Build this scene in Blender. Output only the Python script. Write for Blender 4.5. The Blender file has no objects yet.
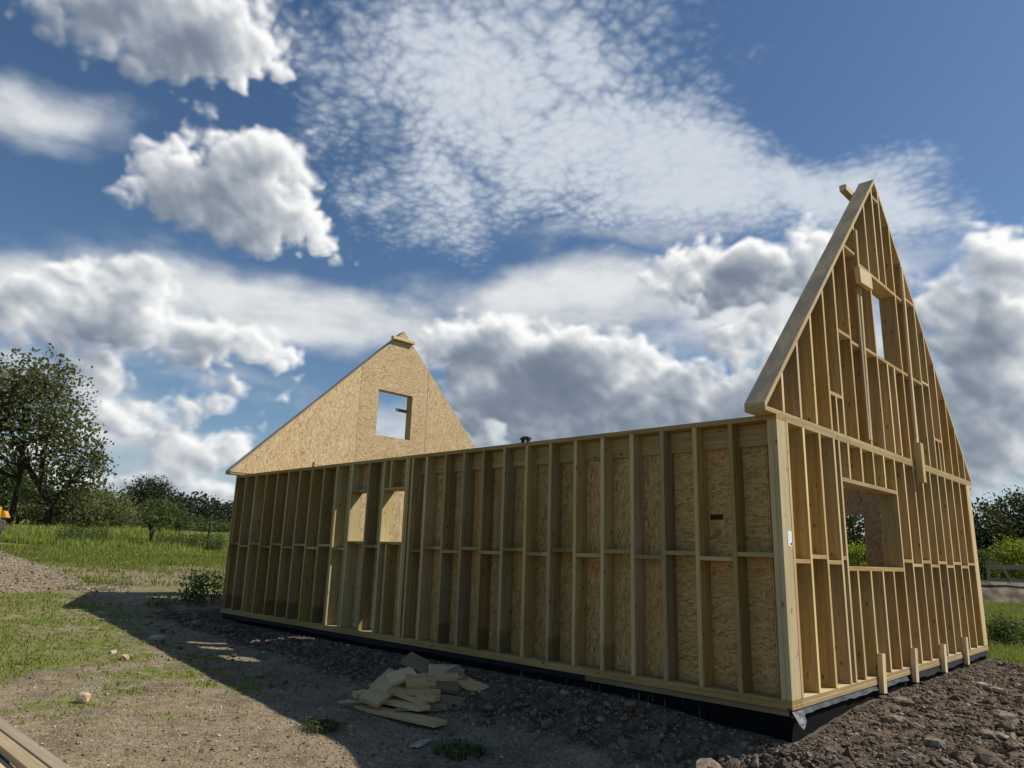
import bpy, bmesh, math, random
import numpy as np
from mathutils import Vector, Matrix
random.seed(7)
rng = np.random.default_rng(7)
S = bpy.context.scene
COL = S.collection
R = math.radians

# ------------------------------------------------------------------ render + camera
S.render.engine = 'CYCLES'
S.view_settings.view_transform = 'Standard'
S.view_settings.look = 'None'
S.view_settings.exposure = 0
S.view_settings.gamma = 1
S.cycles.max_bounces = 6
S.cycles.diffuse_bounces = 3
S.cycles.glossy_bounces = 2
S.cycles.transmission_bounces = 4
S.cycles.transparent_max_bounces = 8

CAM = Vector((2.7495, -6.2835, 1.1961))
yaw, pitch, roll = -0.7723, 0.2332, 0.0307
fw = Vector((math.sin(yaw)*math.cos(pitch), math.cos(yaw)*math.cos(pitch), math.sin(pitch)))
rt = Vector((math.cos(yaw), -math.sin(yaw), 0))
up = rt.cross(fw)
rt, up = rt*math.cos(roll)+up*math.sin(roll), -rt*math.sin(roll)+up*math.cos(roll)
cd = bpy.data.cameras.new('camera')
cam = bpy.data.objects.new('camera', cd)
COL.objects.link(cam)
m = Matrix((rt, up, -fw)).transposed().to_4x4()
m.translation = CAM
cam.matrix_world = m
cd.sensor_fit = 'HORIZONTAL'
cd.sensor_width = 36
cd.lens = 718.05/1024*36
cd.clip_start = 0.05
cd.clip_end = 5000
S.camera = cam

# ------------------------------------------------------------------ sun
SUN_EL, SUN_AZ = R(44.5), R(47.5)            # azimuth measured from +X towards +Y
sdir = Vector((math.cos(SUN_EL)*math.cos(SUN_AZ), math.cos(SUN_EL)*math.sin(SUN_AZ), math.sin(SUN_EL)))
ld = bpy.data.lights.new('sun', 'SUN')
ld.energy = 5.0
ld.angle = R(0.5)
ld.color = (1.0, 0.93, 0.82)
sun = bpy.data.objects.new('sun', ld)
sun.rotation_euler = sdir.to_track_quat('Z', 'Y').to_euler()
sun.location = (20, 20, 30)
COL.objects.link(sun)
SKY_STRENGTH, SKY_SAT = 0.090, 1.12
CUM = [
    (-76.7,36.34,5.75,2.87,-159.49), (-71.44,35.88,6.21,3.52,-162.57), (-67.08,36.71,3.22,2.6,-160.57), (-71.41,33.58,3.43,1.25,-164.45),
    (-71.34,26.88,2.72,1.88,-162.57), (-66.09,27.87,4.63,2.64,-167.42), (-67.87,25.24,5.65,2.67,-167.8), (-62.65,24.12,3.37,1.35,165.69),
    (-65.17,23.13,2.88,1.02,-170.11), (-74.5,17.2,3.19,1.8,-167.53), (-75.52,14.34,4.92,2.34,-169.29), (-79.89,13.84,2.51,1.83,-166.14),
    (-67.57,14.59,4.36,1.77,-172.02), (-62.97,14.57,2.08,1.06,-173.36), (-74.81,19.24,0.84,0.41,-166.63), (-80.16,15.45,2.13,1.04,-166.49),
    (-72.38,7.89,2.89,1.4,-174.43), (-69.85,7.29,2.61,1.57,-175.78), (-66.87,7.12,2.87,1.32,-175.72), (-71.31,4.68,4.71,1.26,-175.93),
    (-66.39,10.71,1.82,0.67,-173.99), (-77.97,5.46,2.76,1.18,-175.02), (-77.91,15.94,2.6,1.6,-166.36), (-75.28,10.75,2.17,1.1,-171.78),
    (-65.34,7.69,1.26,0.89,-176.9), (-68.62,3.81,5.23,0.99,-176.51), (-45.74,15.87,5.47,3.03,-177.97), (-39.11,14.74,7.04,3.97,-179.63),
    (-36.26,12.61,5.62,3.64,-179.89), (-43.54,11.71,6.11,2.87,-178.43), (-33.23,13.14,2.85,2.51,179.62), (-49.52,17.05,3.31,1.27,-176.83),
    (-29.67,22.29,3.69,1.66,175.98), (-24.61,21.6,5.64,2.37,174.26), (-21.26,21.41,3.22,2.46,169.87), (-25.84,19.91,4.6,1.35,175.48),
    (-27.2,14.98,2.12,1.68,176.84), (-29.2,12.13,4.58,2.47,178.78), (-24.29,13.47,3.46,3.21,86.7), (-26.23,11.28,4.43,1.9,178.4),
    (-33.89,10.24,7.06,2.35,180.0), (-41.86,9.13,4.83,1.43,-178.63), (-46.73,10.01,3.23,1.59,-177.91), (-7.76,19.46,3.42,2.56,163.46),
    (-10.76,17.85,2.76,1.87,168.64), (-9.72,15.0,4.32,3.98,164.05), (-9.31,10.95,3.97,3.88,62.74), (-11.43,9.79,2.9,2.69,-173.79),
    (-9.73,7.03,3.3,2.09,179.66), (-12.39,18.1,1.87,1.69,159.08),
]
SOFT = [
    (-76.08,15.97,9.18,3.15,-174.12,1.15), (-63.17,17.74,12.79,2.57,179.48,1.2), (-51.61,17.47,7.39,2.21,179.07,1.1), (-37.08,20.1,16.62,3.13,-177.9,1.2),
    (-23.65,18.54,8.17,4.17,174.76,1.1), (-14.39,20.48,3.94,3.42,160.68,0.5), (-72.27,7.05,6.88,2.38,-174.62,0.6), (-40.26,9.79,17.7,3.17,-178.93,1.1),
    (-27.72,11.32,8.25,2.76,178.6,0.8), (-9.16,12.26,7.26,5.58,83.52,1.1), (-70.47,3.13,12.02,1.67,-176.61,0.75), (-79.41,10.92,3.32,2.63,-169.94,0.6),
    (-40.43,20.74,10.11,1.72,-177.8,1.0), (-32.94,21.16,7.35,1.7,-178.53,0.9), (-24.46,17.25,4.53,4.44,120.19,0.8), (-43.47,8.93,16.1,2.38,-178.39,0.9),
    (-29.3,9.05,9.05,3.07,179.56,0.8), (-82.03,27.34,5.46,2.33,-171.61,0.75), (-79.68,26.2,3.62,1.58,-171.33,0.5), (-69.11,18.34,11.87,2.18,-179.56,0.75),
    (-59.31,17.82,10.17,2.46,178.42,0.9), (-51.22,17.74,7.41,1.73,178.96,0.6), (-35.42,20.07,15.66,3.12,-177.49,0.8), (-71.72,17.15,8.04,3.54,-169.29,0.6),
    (-70.66,14.43,10.05,2.87,-171.19,0.3), (-35.39,24.69,17.7,1.21,178.19,0.35), (-70.73,5.08,7.63,2.11,-175.81,0.4), (-37.06,9.84,20.7,3.55,-179.46,0.6),
    (-9.65,12.98,7.31,6.24,84.54,0.7), (-66.2,12.08,7.07,0.74,-176.6,0.3), (-29.03,17.52,8.59,3.84,177.04,0.45), (-74.01,4.13,8.94,2.38,-175.94,0.5),
]
ALTO = [
    (-55.29,36.9,7.99,5.27,-172.71,0.95), (-48.87,35.44,12.19,7.85,-176.64,1.15), (-40.76,37.69,10.83,5.71,169.19,0.95), (-38.86,31.44,13.66,6.47,171.62,1.25),
    (-29.45,29.16,12.9,5.28,168.12,1.3), (-20.83,27.44,11.0,3.57,162.16,1.25), (-15.15,26.47,8.37,3.29,158.82,1.35), (-11.39,24.5,4.51,1.67,159.07,1.1),
    (-55.08,25.16,3.35,1.65,-173.88,0.75), (-51.04,28.14,6.92,4.44,-175.34,0.9), (-60.81,32.05,4.13,3.32,92.73,0.35), (-33.47,39.98,5.43,2.51,175.04,0.3),
]
DARK = [
    (-40.33,14.17,6.14,3.58,-179.28,1), (-46.16,16.01,3.31,2.39,-177.91,0.5), (-24.28,20.61,5.67,2.37,174.47,0.9), (-33.87,12.2,5.54,2.36,179.63,0.6),
    (-9.72,15.0,3.45,2.33,171.06,0.8), (-11.72,9.81,3.5,2.7,178.39,0.5), (-74.94,32.85,7.74,3.06,-162.2,0.45), (-67.02,24.55,4.49,1.77,-168.75,0.4),
    (-76.21,12.82,5.4,1.5,-170.23,0.3), (-66.33,13.19,6.39,1.19,-173.01,0.35), (-29.25,10.59,6.83,1.93,179.08,0.5), (-40.27,10.19,9.67,1.75,-178.96,0.6),
    (-31.29,22.24,2.28,1.37,176.13,0.5),
]

# ------------------------------------------------------------------ numeric noise
_perm = np.random.default_rng(11).permutation(256).astype(np.int32)
_perm = np.concatenate([_perm, _perm, _perm])
_gr = np.random.default_rng(5).normal(size=(256, 3)).astype(np.float32)
_gr /= np.linalg.norm(_gr, axis=1)[:, None]
_g0, _g1, _g2 = (np.ascontiguousarray(_gr[:, i]) for i in range(3))

def perlin(x, y, z):
    x, y, z = np.asarray(x, np.float32), np.asarray(y, np.float32), np.asarray(z, np.float32)
    xi = np.floor(x).astype(np.int32); yi = np.floor(y).astype(np.int32); zi = np.floor(z).astype(np.int32)
    xf = (x-xi).astype(np.float32); yf = (y-yi).astype(np.float32); zf = (z-zi).astype(np.float32)
    u = xf*xf*xf*(xf*(xf*6-15)+10); v = yf*yf*yf*(yf*(yf*6-15)+10); w = zf*zf*zf*(zf*(zf*6-15)+10)
    res = 0
    for a in (0, 1):
        pa = np.take(_perm, (xi+a) & 255); wa = u if a else 1-u
        for b in (0, 1):
            pb = np.take(_perm, pa+((yi+b) & 255)); wb = wa*(v if b else 1-v)
            for c in (0, 1):
                q = np.take(_perm, pb+((zi+c) & 255))
                dt = np.take(_g0, q)*(xf-a)+np.take(_g1, q)*(yf-b)+np.take(_g2, q)*(zf-c)
                res = res+dt*wb*(w if c else 1-w)
    return res

from concurrent.futures import ThreadPoolExecutor
_pool = ThreadPoolExecutor(4)
def fbm(x, y, z, octv=5, rough=.5, lac=2.03):
    x, y, z = (np.asarray(q, np.float32) for q in (x, y, z))
    if x.ndim == 2 and x.shape[0] > 200:
        k = np.array_split(np.arange(x.shape[0]), 16)
        return np.concatenate(list(_pool.map(lambda i: fbm(x[i[0]:i[-1]+1].ravel(), y[i[0]:i[-1]+1].ravel(), z[i[0]:i[-1]+1].ravel(), octv, rough, lac).reshape(len(i), -1), k)))
    s = 0; a = 1.; t = 0
    for i in range(octv):
        s = s+a*perlin(x+17.3*i, y-9.1*i, z+4.7*i); t += a
        a *= rough; x = x*lac; y = y*lac; z = z*lac
    return s/t*1.6

def worley(x, y, seed=0):
    xi = np.floor(x).astype(np.int32); yi = np.floor(y).astype(np.int32)
    best = np.full(x.shape, 9., np.float32)
    for a in (-1, 0, 1):
        for b in (-1, 0, 1):
            h = _perm[_perm[(xi+a+seed) & 255]+((yi+b) & 255)]
            px = (h*37 % 256)/256.; py = (h*91+53) % 256/256.
            best = np.minimum(best, (xi+a+px-x)**2+(yi+b+py-y)**2)
    return np.sqrt(best)

def sstep(x, a, b):
    t = np.clip((x-a)/(b-a), 0, 1); return t*t*(3-2*t)

# ------------------------------------------------------------------ sky: clear-air sky texture with a computed cloud layer over it
def cloud_layer(az0, az1, el0, el1, step):
    """colour and cover of the clouds on a grid of compass bearing x elevation (degrees)"""
    az = np.arange(az0, az1, step, dtype=np.float32); el = np.arange(el0, el1, step, dtype=np.float32)
    A, E = np.meshgrid(az, el)
    ca, sa = np.cos(np.radians(A)), np.sin(np.radians(A)); ce, se = np.cos(np.radians(E)), np.sin(np.radians(E))
    dx, dy, dz = ce*sa, ce*ca, se
    zs = dz*1.35
    def n3(s, o=4, r=.5, off=0., zk=1.): return fbm(dx*s+off, dy*s+off*1.7, zs*s*zk-off, o, r)
    def blobs(P, Q, L, k, soft=1.0):
        acc = np.full(A.shape, -1e3, np.float32)
        for b in L:
            a, e, ra, re, rot = b[:5]; w = b[5] if len(b) > 5 else 1
            c, s = math.cos(R(rot)), math.sin(R(rot))
            u, v = P-a, Q-e
            ln = np.sqrt(((u*c+v*s)/(ra*soft))**2+((-u*s+v*c)/(re*soft))**2)
            val = (1-ln)*(w if k == 0 else (ra*re)**.5)
            acc = np.maximum(acc, val) if k == 0 else np.maximum(acc, val)+np.maximum(k-np.abs(acc-val), 0)**2/(4*k)
        return acc
    w1, w2 = n3(6, 3, .5, 3.), n3(6, 3, .5, 8.)
    # --- altocumulus sheet
    zz = np.maximum(dz+.12, .08)
    fx, fy = dx/zz, dy/zz
    fx2 = fx+.035*n3(9, 3, .5, 31.); fy2 = fy+.035*n3(9, 3, .5, 41.)
    am = blobs(A+6*w1, E+4*w2, ALTO, 0, 1.12)
    zer = np.zeros_like(fx)
    def puffs(k, o): d_ = worley(fx2*k+o, fy2*k*1.05, int(o)); return np.exp(-(d_*1.45)**2)-.42
    pf = puffs(36, 3)+.55*puffs(70, 11)
    tex = .27*pf+.12*fbm(fx2*48, fy2*52, zer, 4, .6)+.30*fbm(fx*3.2, fy*6, zer+3, 4, .55)
    tex += .14*fbm(fx*16+2*w1, fy*16, zer+9, 3, .5)
    smooth = np.clip(blobs(A+5*w1, E+3*w2, [ALTO[i] for i in (4, 5, 6)], 0, 1.0), 0, 1)
    av = am+tex*(1-.62*smooth)
    alto_a = sstep(av, .0, .95)*.90*(.86+.28*np.clip(tex+.5, 0, 1)*.5)
    t = sstep(.55*av+.50*pf*(1-.6*smooth)+.35*fbm(fx2*9, fy2*12, zer+1, 4, .55)+.25*smooth, -.45, 1.15)[..., None]
    col = np.array([.33, .41, .54])*(1-t)+np.array([.70, .755, .81])*t
    alpha = alto_a
    def over(c2, a2):
        nonlocal col, alpha
        na = a2+alpha*(1-a2)
        col = np.where(na[..., None] > 1e-4, (c2*a2[..., None]+col*(alpha*(1-a2))[..., None])/np.maximum(na, 1e-4)[..., None], c2)
        alpha = na
    # --- smooth stratus and lens clouds
    sn = n3(5, 5, .52, 13., 2.2)
    sm = blobs(A+5*w1, E+2.5*w2, SOFT, 0, 1.3)
    s_a = sstep(sm+.42*sn+.22*n3(16, 5, .58, 19.), .0, .75)*.95
    t = sstep(.8*sn+.55*n3(11, 6, .6, 29., 1.6)+.25*(sm-.4), -.45, .55)[..., None]
    over(np.array([.40, .45, .52])*(1-t)+np.array([.80, .82, .83])*t, s_a)
    # --- heaped clouds: density, then light marched through it towards the sun
    f = blobs(A+2.2*w1+1.2*n3(22, 3, .5, 51.), E+1.8*w2+1.2*n3(22, 3, .5, 61.), CUM, 1.1)
    ax = A*np.cos(np.radians(22))
    wx, wy = .9*n3(17, 3, .55, 71.), .9*n3(17, 3, .55, 81.)
    D = f+1.2*(.5-worley((ax+wx)/4.2, (E+wy)/3.4))*2+.85*(.5-worley((ax+wx)/1.9, (E+wy)/1.7, 7))*2+.42*(.5-worley((ax+wx)/.85, (E+wy)/.8, 3))*2
    D = D+1.55*n3(12, 8, .57, 91.)-.12
    def shift(F, da, de):
        i, j = int(round(de/step)), int(round(da/step))
        Z = np.zeros_like(F)
        h, w = F.shape
        Z[max(0, -i):h-max(0, i), max(0, -j):w-max(0, j)] = F[max(0, i):h-max(0, -i), max(0, j):w-max(0, -j)]
        return Z
    Dc = np.clip(D, 0, 5)
    tau = 0
    for k in (.25, .55, .95, 1.5, 2.2, 3.1, 4.2, 5.5):
        tau = tau+shift(Dc, .80*k/.95, .66*k)*(.30+.17*k)
    beam = np.exp(-.11*tau)
    Hh = np.sqrt(np.clip(D, 0, 9)+.02)
    gx = (shift(Hh, .35, 0)-shift(Hh, -.35, 0)); gy = (shift(Hh, 0, .35)-shift(Hh, 0, -.35))
    face = np.clip(.5-.55*(.75*gx+.75*gy), 0, 1.3)
    dark = np.clip(blobs(A+5*w1, E+4*w2, DARK, 0, 1.35), 0, 1)
    lit = .24+.70*beam+.42*(face-.5)-.12*sstep(D, 1.2, 5)-.30*dark*sstep(D, .3, 2.6)+.20*n3(13, 6, .6, 15.)+.08*n3(38, 4, .6, 25.)
    lit = np.where(lit < .3, .3*np.exp((np.minimum(lit, .3)-.3)/.3), lit); lit = np.clip(lit, 0, 1)
    pts = [0, .2, .4, .6, .8, 1.]
    ramp = np.array([(.14, .18, .24), (.21, .255, .325), (.33, .375, .435), (.49, .525, .57), (.73, .75, .765), (.98, .985, .975)])
    cc = np.stack([np.interp(lit, pts, ramp[:, i]) for i in range(3)], -1)
    ed = .55+.5*n3(8, 3, .5, 23.)
    c_a = sstep(D, -.25-.5*ed, .45+1.35*np.clip(ed, 0, 1))
    over(cc, c_a)
    # --- pale haze just over the horizon
    hz = (1-sstep(E, -1, 9))*.45
    over(np.broadcast_to(np.array([.50, .56, .62]), col.shape), hz)
    return np.concatenate([col, alpha[..., None]], -1).astype(np.float32)

STEP = 360/4320
NW, NH = 4320, 1080
full = np.zeros((NH, NW, 4), np.float32)
# unseen rest of the sky: coarse invented cloud, kept dim to lower fill light
ca_, ce_ = np.meshgrid(np.radians((np.arange(NW//6)+.5)*STEP*6-180), np.radians((np.arange(NH//6)+.5)*STEP*6))
xx, yy, zz_ = np.cos(ce_)*np.sin(ca_), np.cos(ce_)*np.cos(ca_), np.sin(ce_)
q = fbm(xx*4+2, yy*4, zz_*6, 6, .55)
al = sstep(q, .12, .40)*.8
sh = np.clip(.50-.7*fbm(xx*7, yy*7, zz_*9, 4, .5), .2, .75)[..., None]
low = np.concatenate([sh*np.array([.86, .9, .95]), al[..., None]], -1)
full[:] = np.repeat(np.repeat(low, 6, 0), 6, 1)
i0 = int(round((-97+180)/STEP)); j1 = int(54/STEP)
win = cloud_layer(-180+i0*STEP, 9, 0, 54, STEP)[:j1]
ww = win.shape[1]
edge = np.minimum(np.minimum(np.arange(ww), ww-1-np.arange(ww))/90., 1.)[None, :]*np.minimum((win.shape[0]-1-np.arange(win.shape[0]))/50., 1.)[:, None]
edge = np.clip(edge, 0, 1)[..., None]
full[:win.shape[0], i0:i0+ww] = win*edge+full[:win.shape[0], i0:i0+ww]*(1-edge)
cl = bpy.data.images.new('cloud_layer', NW, NH, alpha=True, float_buffer=True)
cl.colorspace_settings.name = 'Non-Color'
cl.alpha_mode = 'CHANNEL_PACKED'
cl.pixels.foreach_set(full.ravel())
cl.update()

class G:
    """small helper to write node graphs as expressions"""
    def __init__(s, tree): s.t = tree
    def node(s, typ, **kw):
        n = s.t.nodes.new(typ)
        for k, v in kw.items(): setattr(n, k, v)
        return n
    def put(s, sock, v):
        if isinstance(v, bpy.types.NodeSocket): s.t.links.new(v, sock)
        elif v is not None: sock.default_value = v
    def m(s, op, a, b=None, c=None, clamp=False):
        n = s.node('ShaderNodeMath', operation=op, use_clamp=clamp)
        for i, v in enumerate((a, b, c)):
            if v is not None: s.put(n.inputs[i], v)
        return n.outputs[0]
    def v(s, op, a, b=None, c=None, scale=None):
        n = s.node('ShaderNodeVectorMath', operation=op)
        for i, x in enumerate((a, b, c)):
            if x is not None: s.put(n.inputs[i], x)
        if scale is not None: s.put(n.inputs['Scale'], scale)
        return n.outputs['Value'] if op in ('LENGTH', 'DOT_PRODUCT', 'DISTANCE') else n.outputs[0]
    def noise(s, vec, scale, detail=4, rough=.55, dist=0, color=False):
        n = s.node('ShaderNodeTexNoise')
        s.put(n.inputs['Vector'], vec); s.put(n.inputs['Scale'], scale)
        n.inputs['Detail'].default_value = detail; n.inputs['Roughness'].default_value = rough
        n.inputs['Distortion'].default_value = dist
        return n.outputs['Color'] if color else n.outputs[0]
    def voro(s, vec, scale, feature='F1', out='Distance', rand=1):
        n = s.node('ShaderNodeTexVoronoi', feature=feature)
        s.put(n.inputs['Vector'], vec); s.put(n.inputs['Scale'], scale)
        n.inputs['Randomness'].default_value = rand
        return n.outputs[out]
    def ss(s, x, a, b, lo=0., hi=1.):
        n = s.node('ShaderNodeMapRange', interpolation_type='SMOOTHSTEP')
        s.put(n.inputs['Value'], x); s.put(n.inputs['From Min'], a); s.put(n.inputs['From Max'], b)
        s.put(n.inputs['To Min'], lo); s.put(n.inputs['To Max'], hi)
        return n.outputs[0]
    def mix(s, f, a, b, blend='MIX'):
        n = s.node('ShaderNodeMix', data_type='RGBA', blend_type=blend)
        s.put(n.inputs[0], f); s.put(n.inputs[6], a); s.put(n.inputs[7], b)
        return n.outputs[2]
    def sep(s, v):
        n = s.node('ShaderNodeSeparateXYZ'); s.put(n.inputs[0], v); return n.outputs
    def comb(s, x, y, z):
        n = s.node('ShaderNodeCombineXYZ')
        for i, q in enumerate((x, y, z)): s.put(n.inputs[i], q)
        return n.outputs[0]

W = bpy.data.worlds.new('World'); S.world = W
W.use_nodes = True
nt = W.node_tree; nt.nodes.clear()
g = G(nt)
out = g.node('ShaderNodeOutputWorld'); bg = g.node('ShaderNodeBackground')
nt.links.new(bg.outputs[0], out.inputs[0])
tc = g.node('ShaderNodeTexCoord')
x, y, z = g.sep(g.v('NORMALIZE', tc.outputs['Generated']))
sky = g.node('ShaderNodeTexSky', sky_type='NISHITA', sun_disc=False)
sky.sun_elevation = SUN_EL; sky.sun_rotation = math.pi/2 - SUN_AZ
sky.altitude = 100; sky.air_density = 1.0; sky.dust_density = 0.5; sky.ozone_density = 2.5
u = g.m('MULTIPLY_ADD', g.m('ARCTAN2', x, y), .5/math.pi, .5)
v = g.m('MULTIPLY', g.m('ARCSINE', g.m('MAXIMUM', z, .0)), 2/math.pi)
ti = g.node('ShaderNodeTexImage', image=cl, interpolation='Cubic', extension='EXTEND')
g.put(ti.inputs[0], g.comb(u, v, 0))
hs = g.node('ShaderNodeHueSaturation'); hs.inputs['Saturation'].default_value = SKY_SAT
g.put(hs.inputs['Color'], sky.outputs[0])
# the sky texture goes in at its physical scale; the cloud colours are divided by the background strength
g.put(bg.inputs[0], g.mix(ti.outputs[1], hs.outputs[0], g.v('SCALE', ti.outputs[0], scale=1/SKY_STRENGTH)))
bg.inputs[1].default_value = SKY_STRENGTH

# ------------------------------------------------------------------ objects
def tag(o, label=None, cat=None, group=None, kind=None):
    if label: o['label'] = label
    if cat: o['category'] = cat
    if group: o['group'] = group
    if kind: o['kind'] = kind
    return o

def thing(name, loc, label, cat, group=None):
    o = bpy.data.objects.new(name, None); COL.objects.link(o)
    o.location = loc; o.empty_display_size = .2
    return tag(o, label, cat, group)

def wmat(o):
    m = o.matrix_basis.copy()
    return wmat(o.parent) @ o.matrix_parent_inverse @ m if o.parent else m

def link(name, me, mat=None, parent=None, matrix=None):
    o = bpy.data.objects.new(name, me); COL.objects.link(o)
    if mat is not None and not me.materials: me.materials.append(mat)
    if matrix is not None: o.matrix_basis = matrix
    if parent is not None:
        o.parent = parent; o.matrix_parent_inverse = wmat(parent).inverted()
    return o

def np_mesh(name, V, F, tint=None, smooth=False, attrs=None):
    me = bpy.data.meshes.new(name)
    V = np.asarray(V, np.float32); F = np.asarray(F, np.int32)
    n, k = F.shape
    me.vertices.add(len(V)); me.vertices.foreach_set('co', V.ravel())
    me.loops.add(n*k); me.loops.foreach_set('vertex_index', F.ravel())
    me.polygons.add(n); me.polygons.foreach_set('loop_start', np.arange(n, dtype=np.int32)*k)
    me.polygons.foreach_set('loop_total', np.full(n, k, np.int32))
    me.polygons.foreach_set('use_smooth', np.full(n, smooth, bool))
    me.update(calc_edges=True)
    al = dict(attrs or {})
    if tint is not None: al['tint'] = tint
    for nm, arr in al.items():
        a = me.attributes.new(nm, 'FLOAT', 'POINT'); a.data.foreach_set('value', np.asarray(arr, np.float32).ravel())
    return me

def bm_obj(name, bm, mat, parent=None, smooth=False, matrix=None):
    me = bpy.data.meshes.new(name); bm.normal_update()
    bmesh.ops.recalc_face_normals(bm, faces=bm.faces)
    bm.to_mesh(me); bm.free()
    if smooth:
        for p in me.polygons: p.use_smooth = True
    return link(name, me, mat, parent, matrix)

def frame(X, Yd, origin):
    X = Vector(X).normalized(); Y = Vector(Yd); Y = (Y-X*Y.dot(X)).normalized(); Z = X.cross(Y)
    M = Matrix((X, Y, Z)).transposed().to_4x4(); M.translation = origin
    return M

def bevel(bm, off):
    bmesh.ops.bevel(bm, geom=bm.edges[:], offset=off, segments=1, affect='EDGES')

def board(name, a, b, wdir, w, t, mat, parent=None, m0=0, m1=0, bev=.002):
    """a sawn timber from a to b, width w along wdir, thickness t; m0, m1 slope its ends across the thickness"""
    a, b = Vector(a), Vector(b); L = (b-a).length
    bm = bmesh.new(); vs = []
    for sx in (0, 1):
        for sy in (-1, 1):
            for sz in (-1, 1):
                vs.append(bm.verts.new(((L+m1*sz if sx else m0*sz), sy*w/2, sz*t/2)))
    for f in ((0, 1, 3, 2), (4, 6, 7, 5), (0, 4, 5, 1), (2, 3, 7, 6), (0, 2, 6, 4), (1, 5, 7, 3)): bm.faces.new([vs[i] for i in f])
    bmesh.ops.recalc_face_normals(bm, faces=bm.faces)
    if bev: bevel(bm, bev)
    return bm_obj(name, bm, mat, parent, matrix=frame(b-a, wdir, a))

def boxes(name, bs, mat, parent=None, grain=(1, 0, 0), bev=.002):
    """several axis-aligned boxes (x0,x1,y0,y1,z0,z1) joined as one mesh, local X along the grain"""
    gd = Vector(grain); M = frame(gd, (0, 0, 1) if abs(gd.z) < .9 else (1, 0, 0), (bs[0][0], bs[0][2], bs[0][4]))
    I = M.inverted(); bm = bmesh.new()
    for x0, x1, y0, y1, z0, z1 in bs:
        b2 = bmesh.new(); vs = [b2.verts.new(I @ Vector((x, y, z))) for x in (x0, x1) for y in (y0, y1) for z in (z0, z1)]
        for f in ((0, 1, 3, 2), (4, 6, 7, 5), (0, 4, 5, 1), (2, 3, 7, 6), (0, 2, 6, 4), (1, 5, 7, 3)): b2.faces.new([vs[i] for i in f])
        bmesh.ops.recalc_face_normals(b2, faces=b2.faces)
        if bev: bevel(b2, bev)
        me = bpy.data.meshes.new('t'); b2.to_mesh(me); b2.free(); bm.from_mesh(me); bpy.data.meshes.remove(me)
    return bm_obj(name, bm, mat, parent, matrix=M)

from mathutils.geometry import tessellate_polygon
def slab(name, outer, holes, fn, th, mat, parent=None, grain=(0, 0, 1), side=(0, 1, 0)):
    """flat sheet with openings: 2-D outline and holes, fn(u, v) -> 3-D point, extruded by the vector th"""
    loops = [outer]+list(holes)
    flat = [p for l in loops for p in l]
    P = [Vector(fn(*p)) for p in flat]
    M = frame(grain, side, P[0]); I = M.inverted()
    tris = tessellate_polygon([[Vector((p[0], p[1], 0)) for p in l] for l in loops])
    bm = bmesh.new(); th = Vector(th)
    A = [bm.verts.new(I @ p) for p in P]; B = [bm.verts.new(I @ (p+th)) for p in P]
    for t in tris:
        try: bm.faces.new([A[i] for i in t]); bm.faces.new([B[i] for i in reversed(t)])
        except ValueError: pass
    k = 0
    for l in loops:
        n = len(l)
        for i in range(n):
            a, b = k+i, k+(i+1) % n
            bm.faces.new((A[a], A[b], B[b], B[a]))
        k += n
    return bm_obj(name, bm, mat, parent, matrix=M)

def tubes(paths, sides=7):
    """list of [(point, radius), ...] -> verts, quads"""
    V, F = [], []
    for path in paths:
        base = len(V)
        pts = [Vector(p) for p, r in path]
        for i, (p, r) in enumerate(path):
            d = (pts[min(i+1, len(pts)-1)]-pts[max(i-1, 0)]).normalized()
            u = d.orthogonal().normalized() if i == 0 else (u-d*u.dot(d)).normalized()
            w = d.cross(u)
            for k in range(sides):
                a = 2*math.pi*k/sides
                V.append(pts[i]+(u*math.cos(a)+w*math.sin(a))*r)
        for i in range(len(path)-1):
            for k in range(sides):
                k2 = (k+1) % sides
                F.append((base+i*sides+k, base+i*sides+k2, base+(i+1)*sides+k2, base+(i+1)*sides+k))
    return np.array([tuple(v) for v in V]), np.array(F)

# ------------------------------------------------------------------ materials
def material(name, rough=.8, spec=.2):
    m = bpy.data.materials.new(name); m.use_nodes = True
    t = m.node_tree; b = t.nodes['Principled BSDF']
    b.inputs['Roughness'].default_value = rough; b.inputs['Specular IOR Level'].default_value = spec
    return m, G(t), b

def bump(g, b, h, strength, dist):
    n = g.node('ShaderNodeBump'); n.inputs['Strength'].default_value = strength; n.inputs['Distance'].default_value = dist
    g.put(n.inputs['Height'], h); g.put(b.inputs['Normal'], n.outputs[0])

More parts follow.
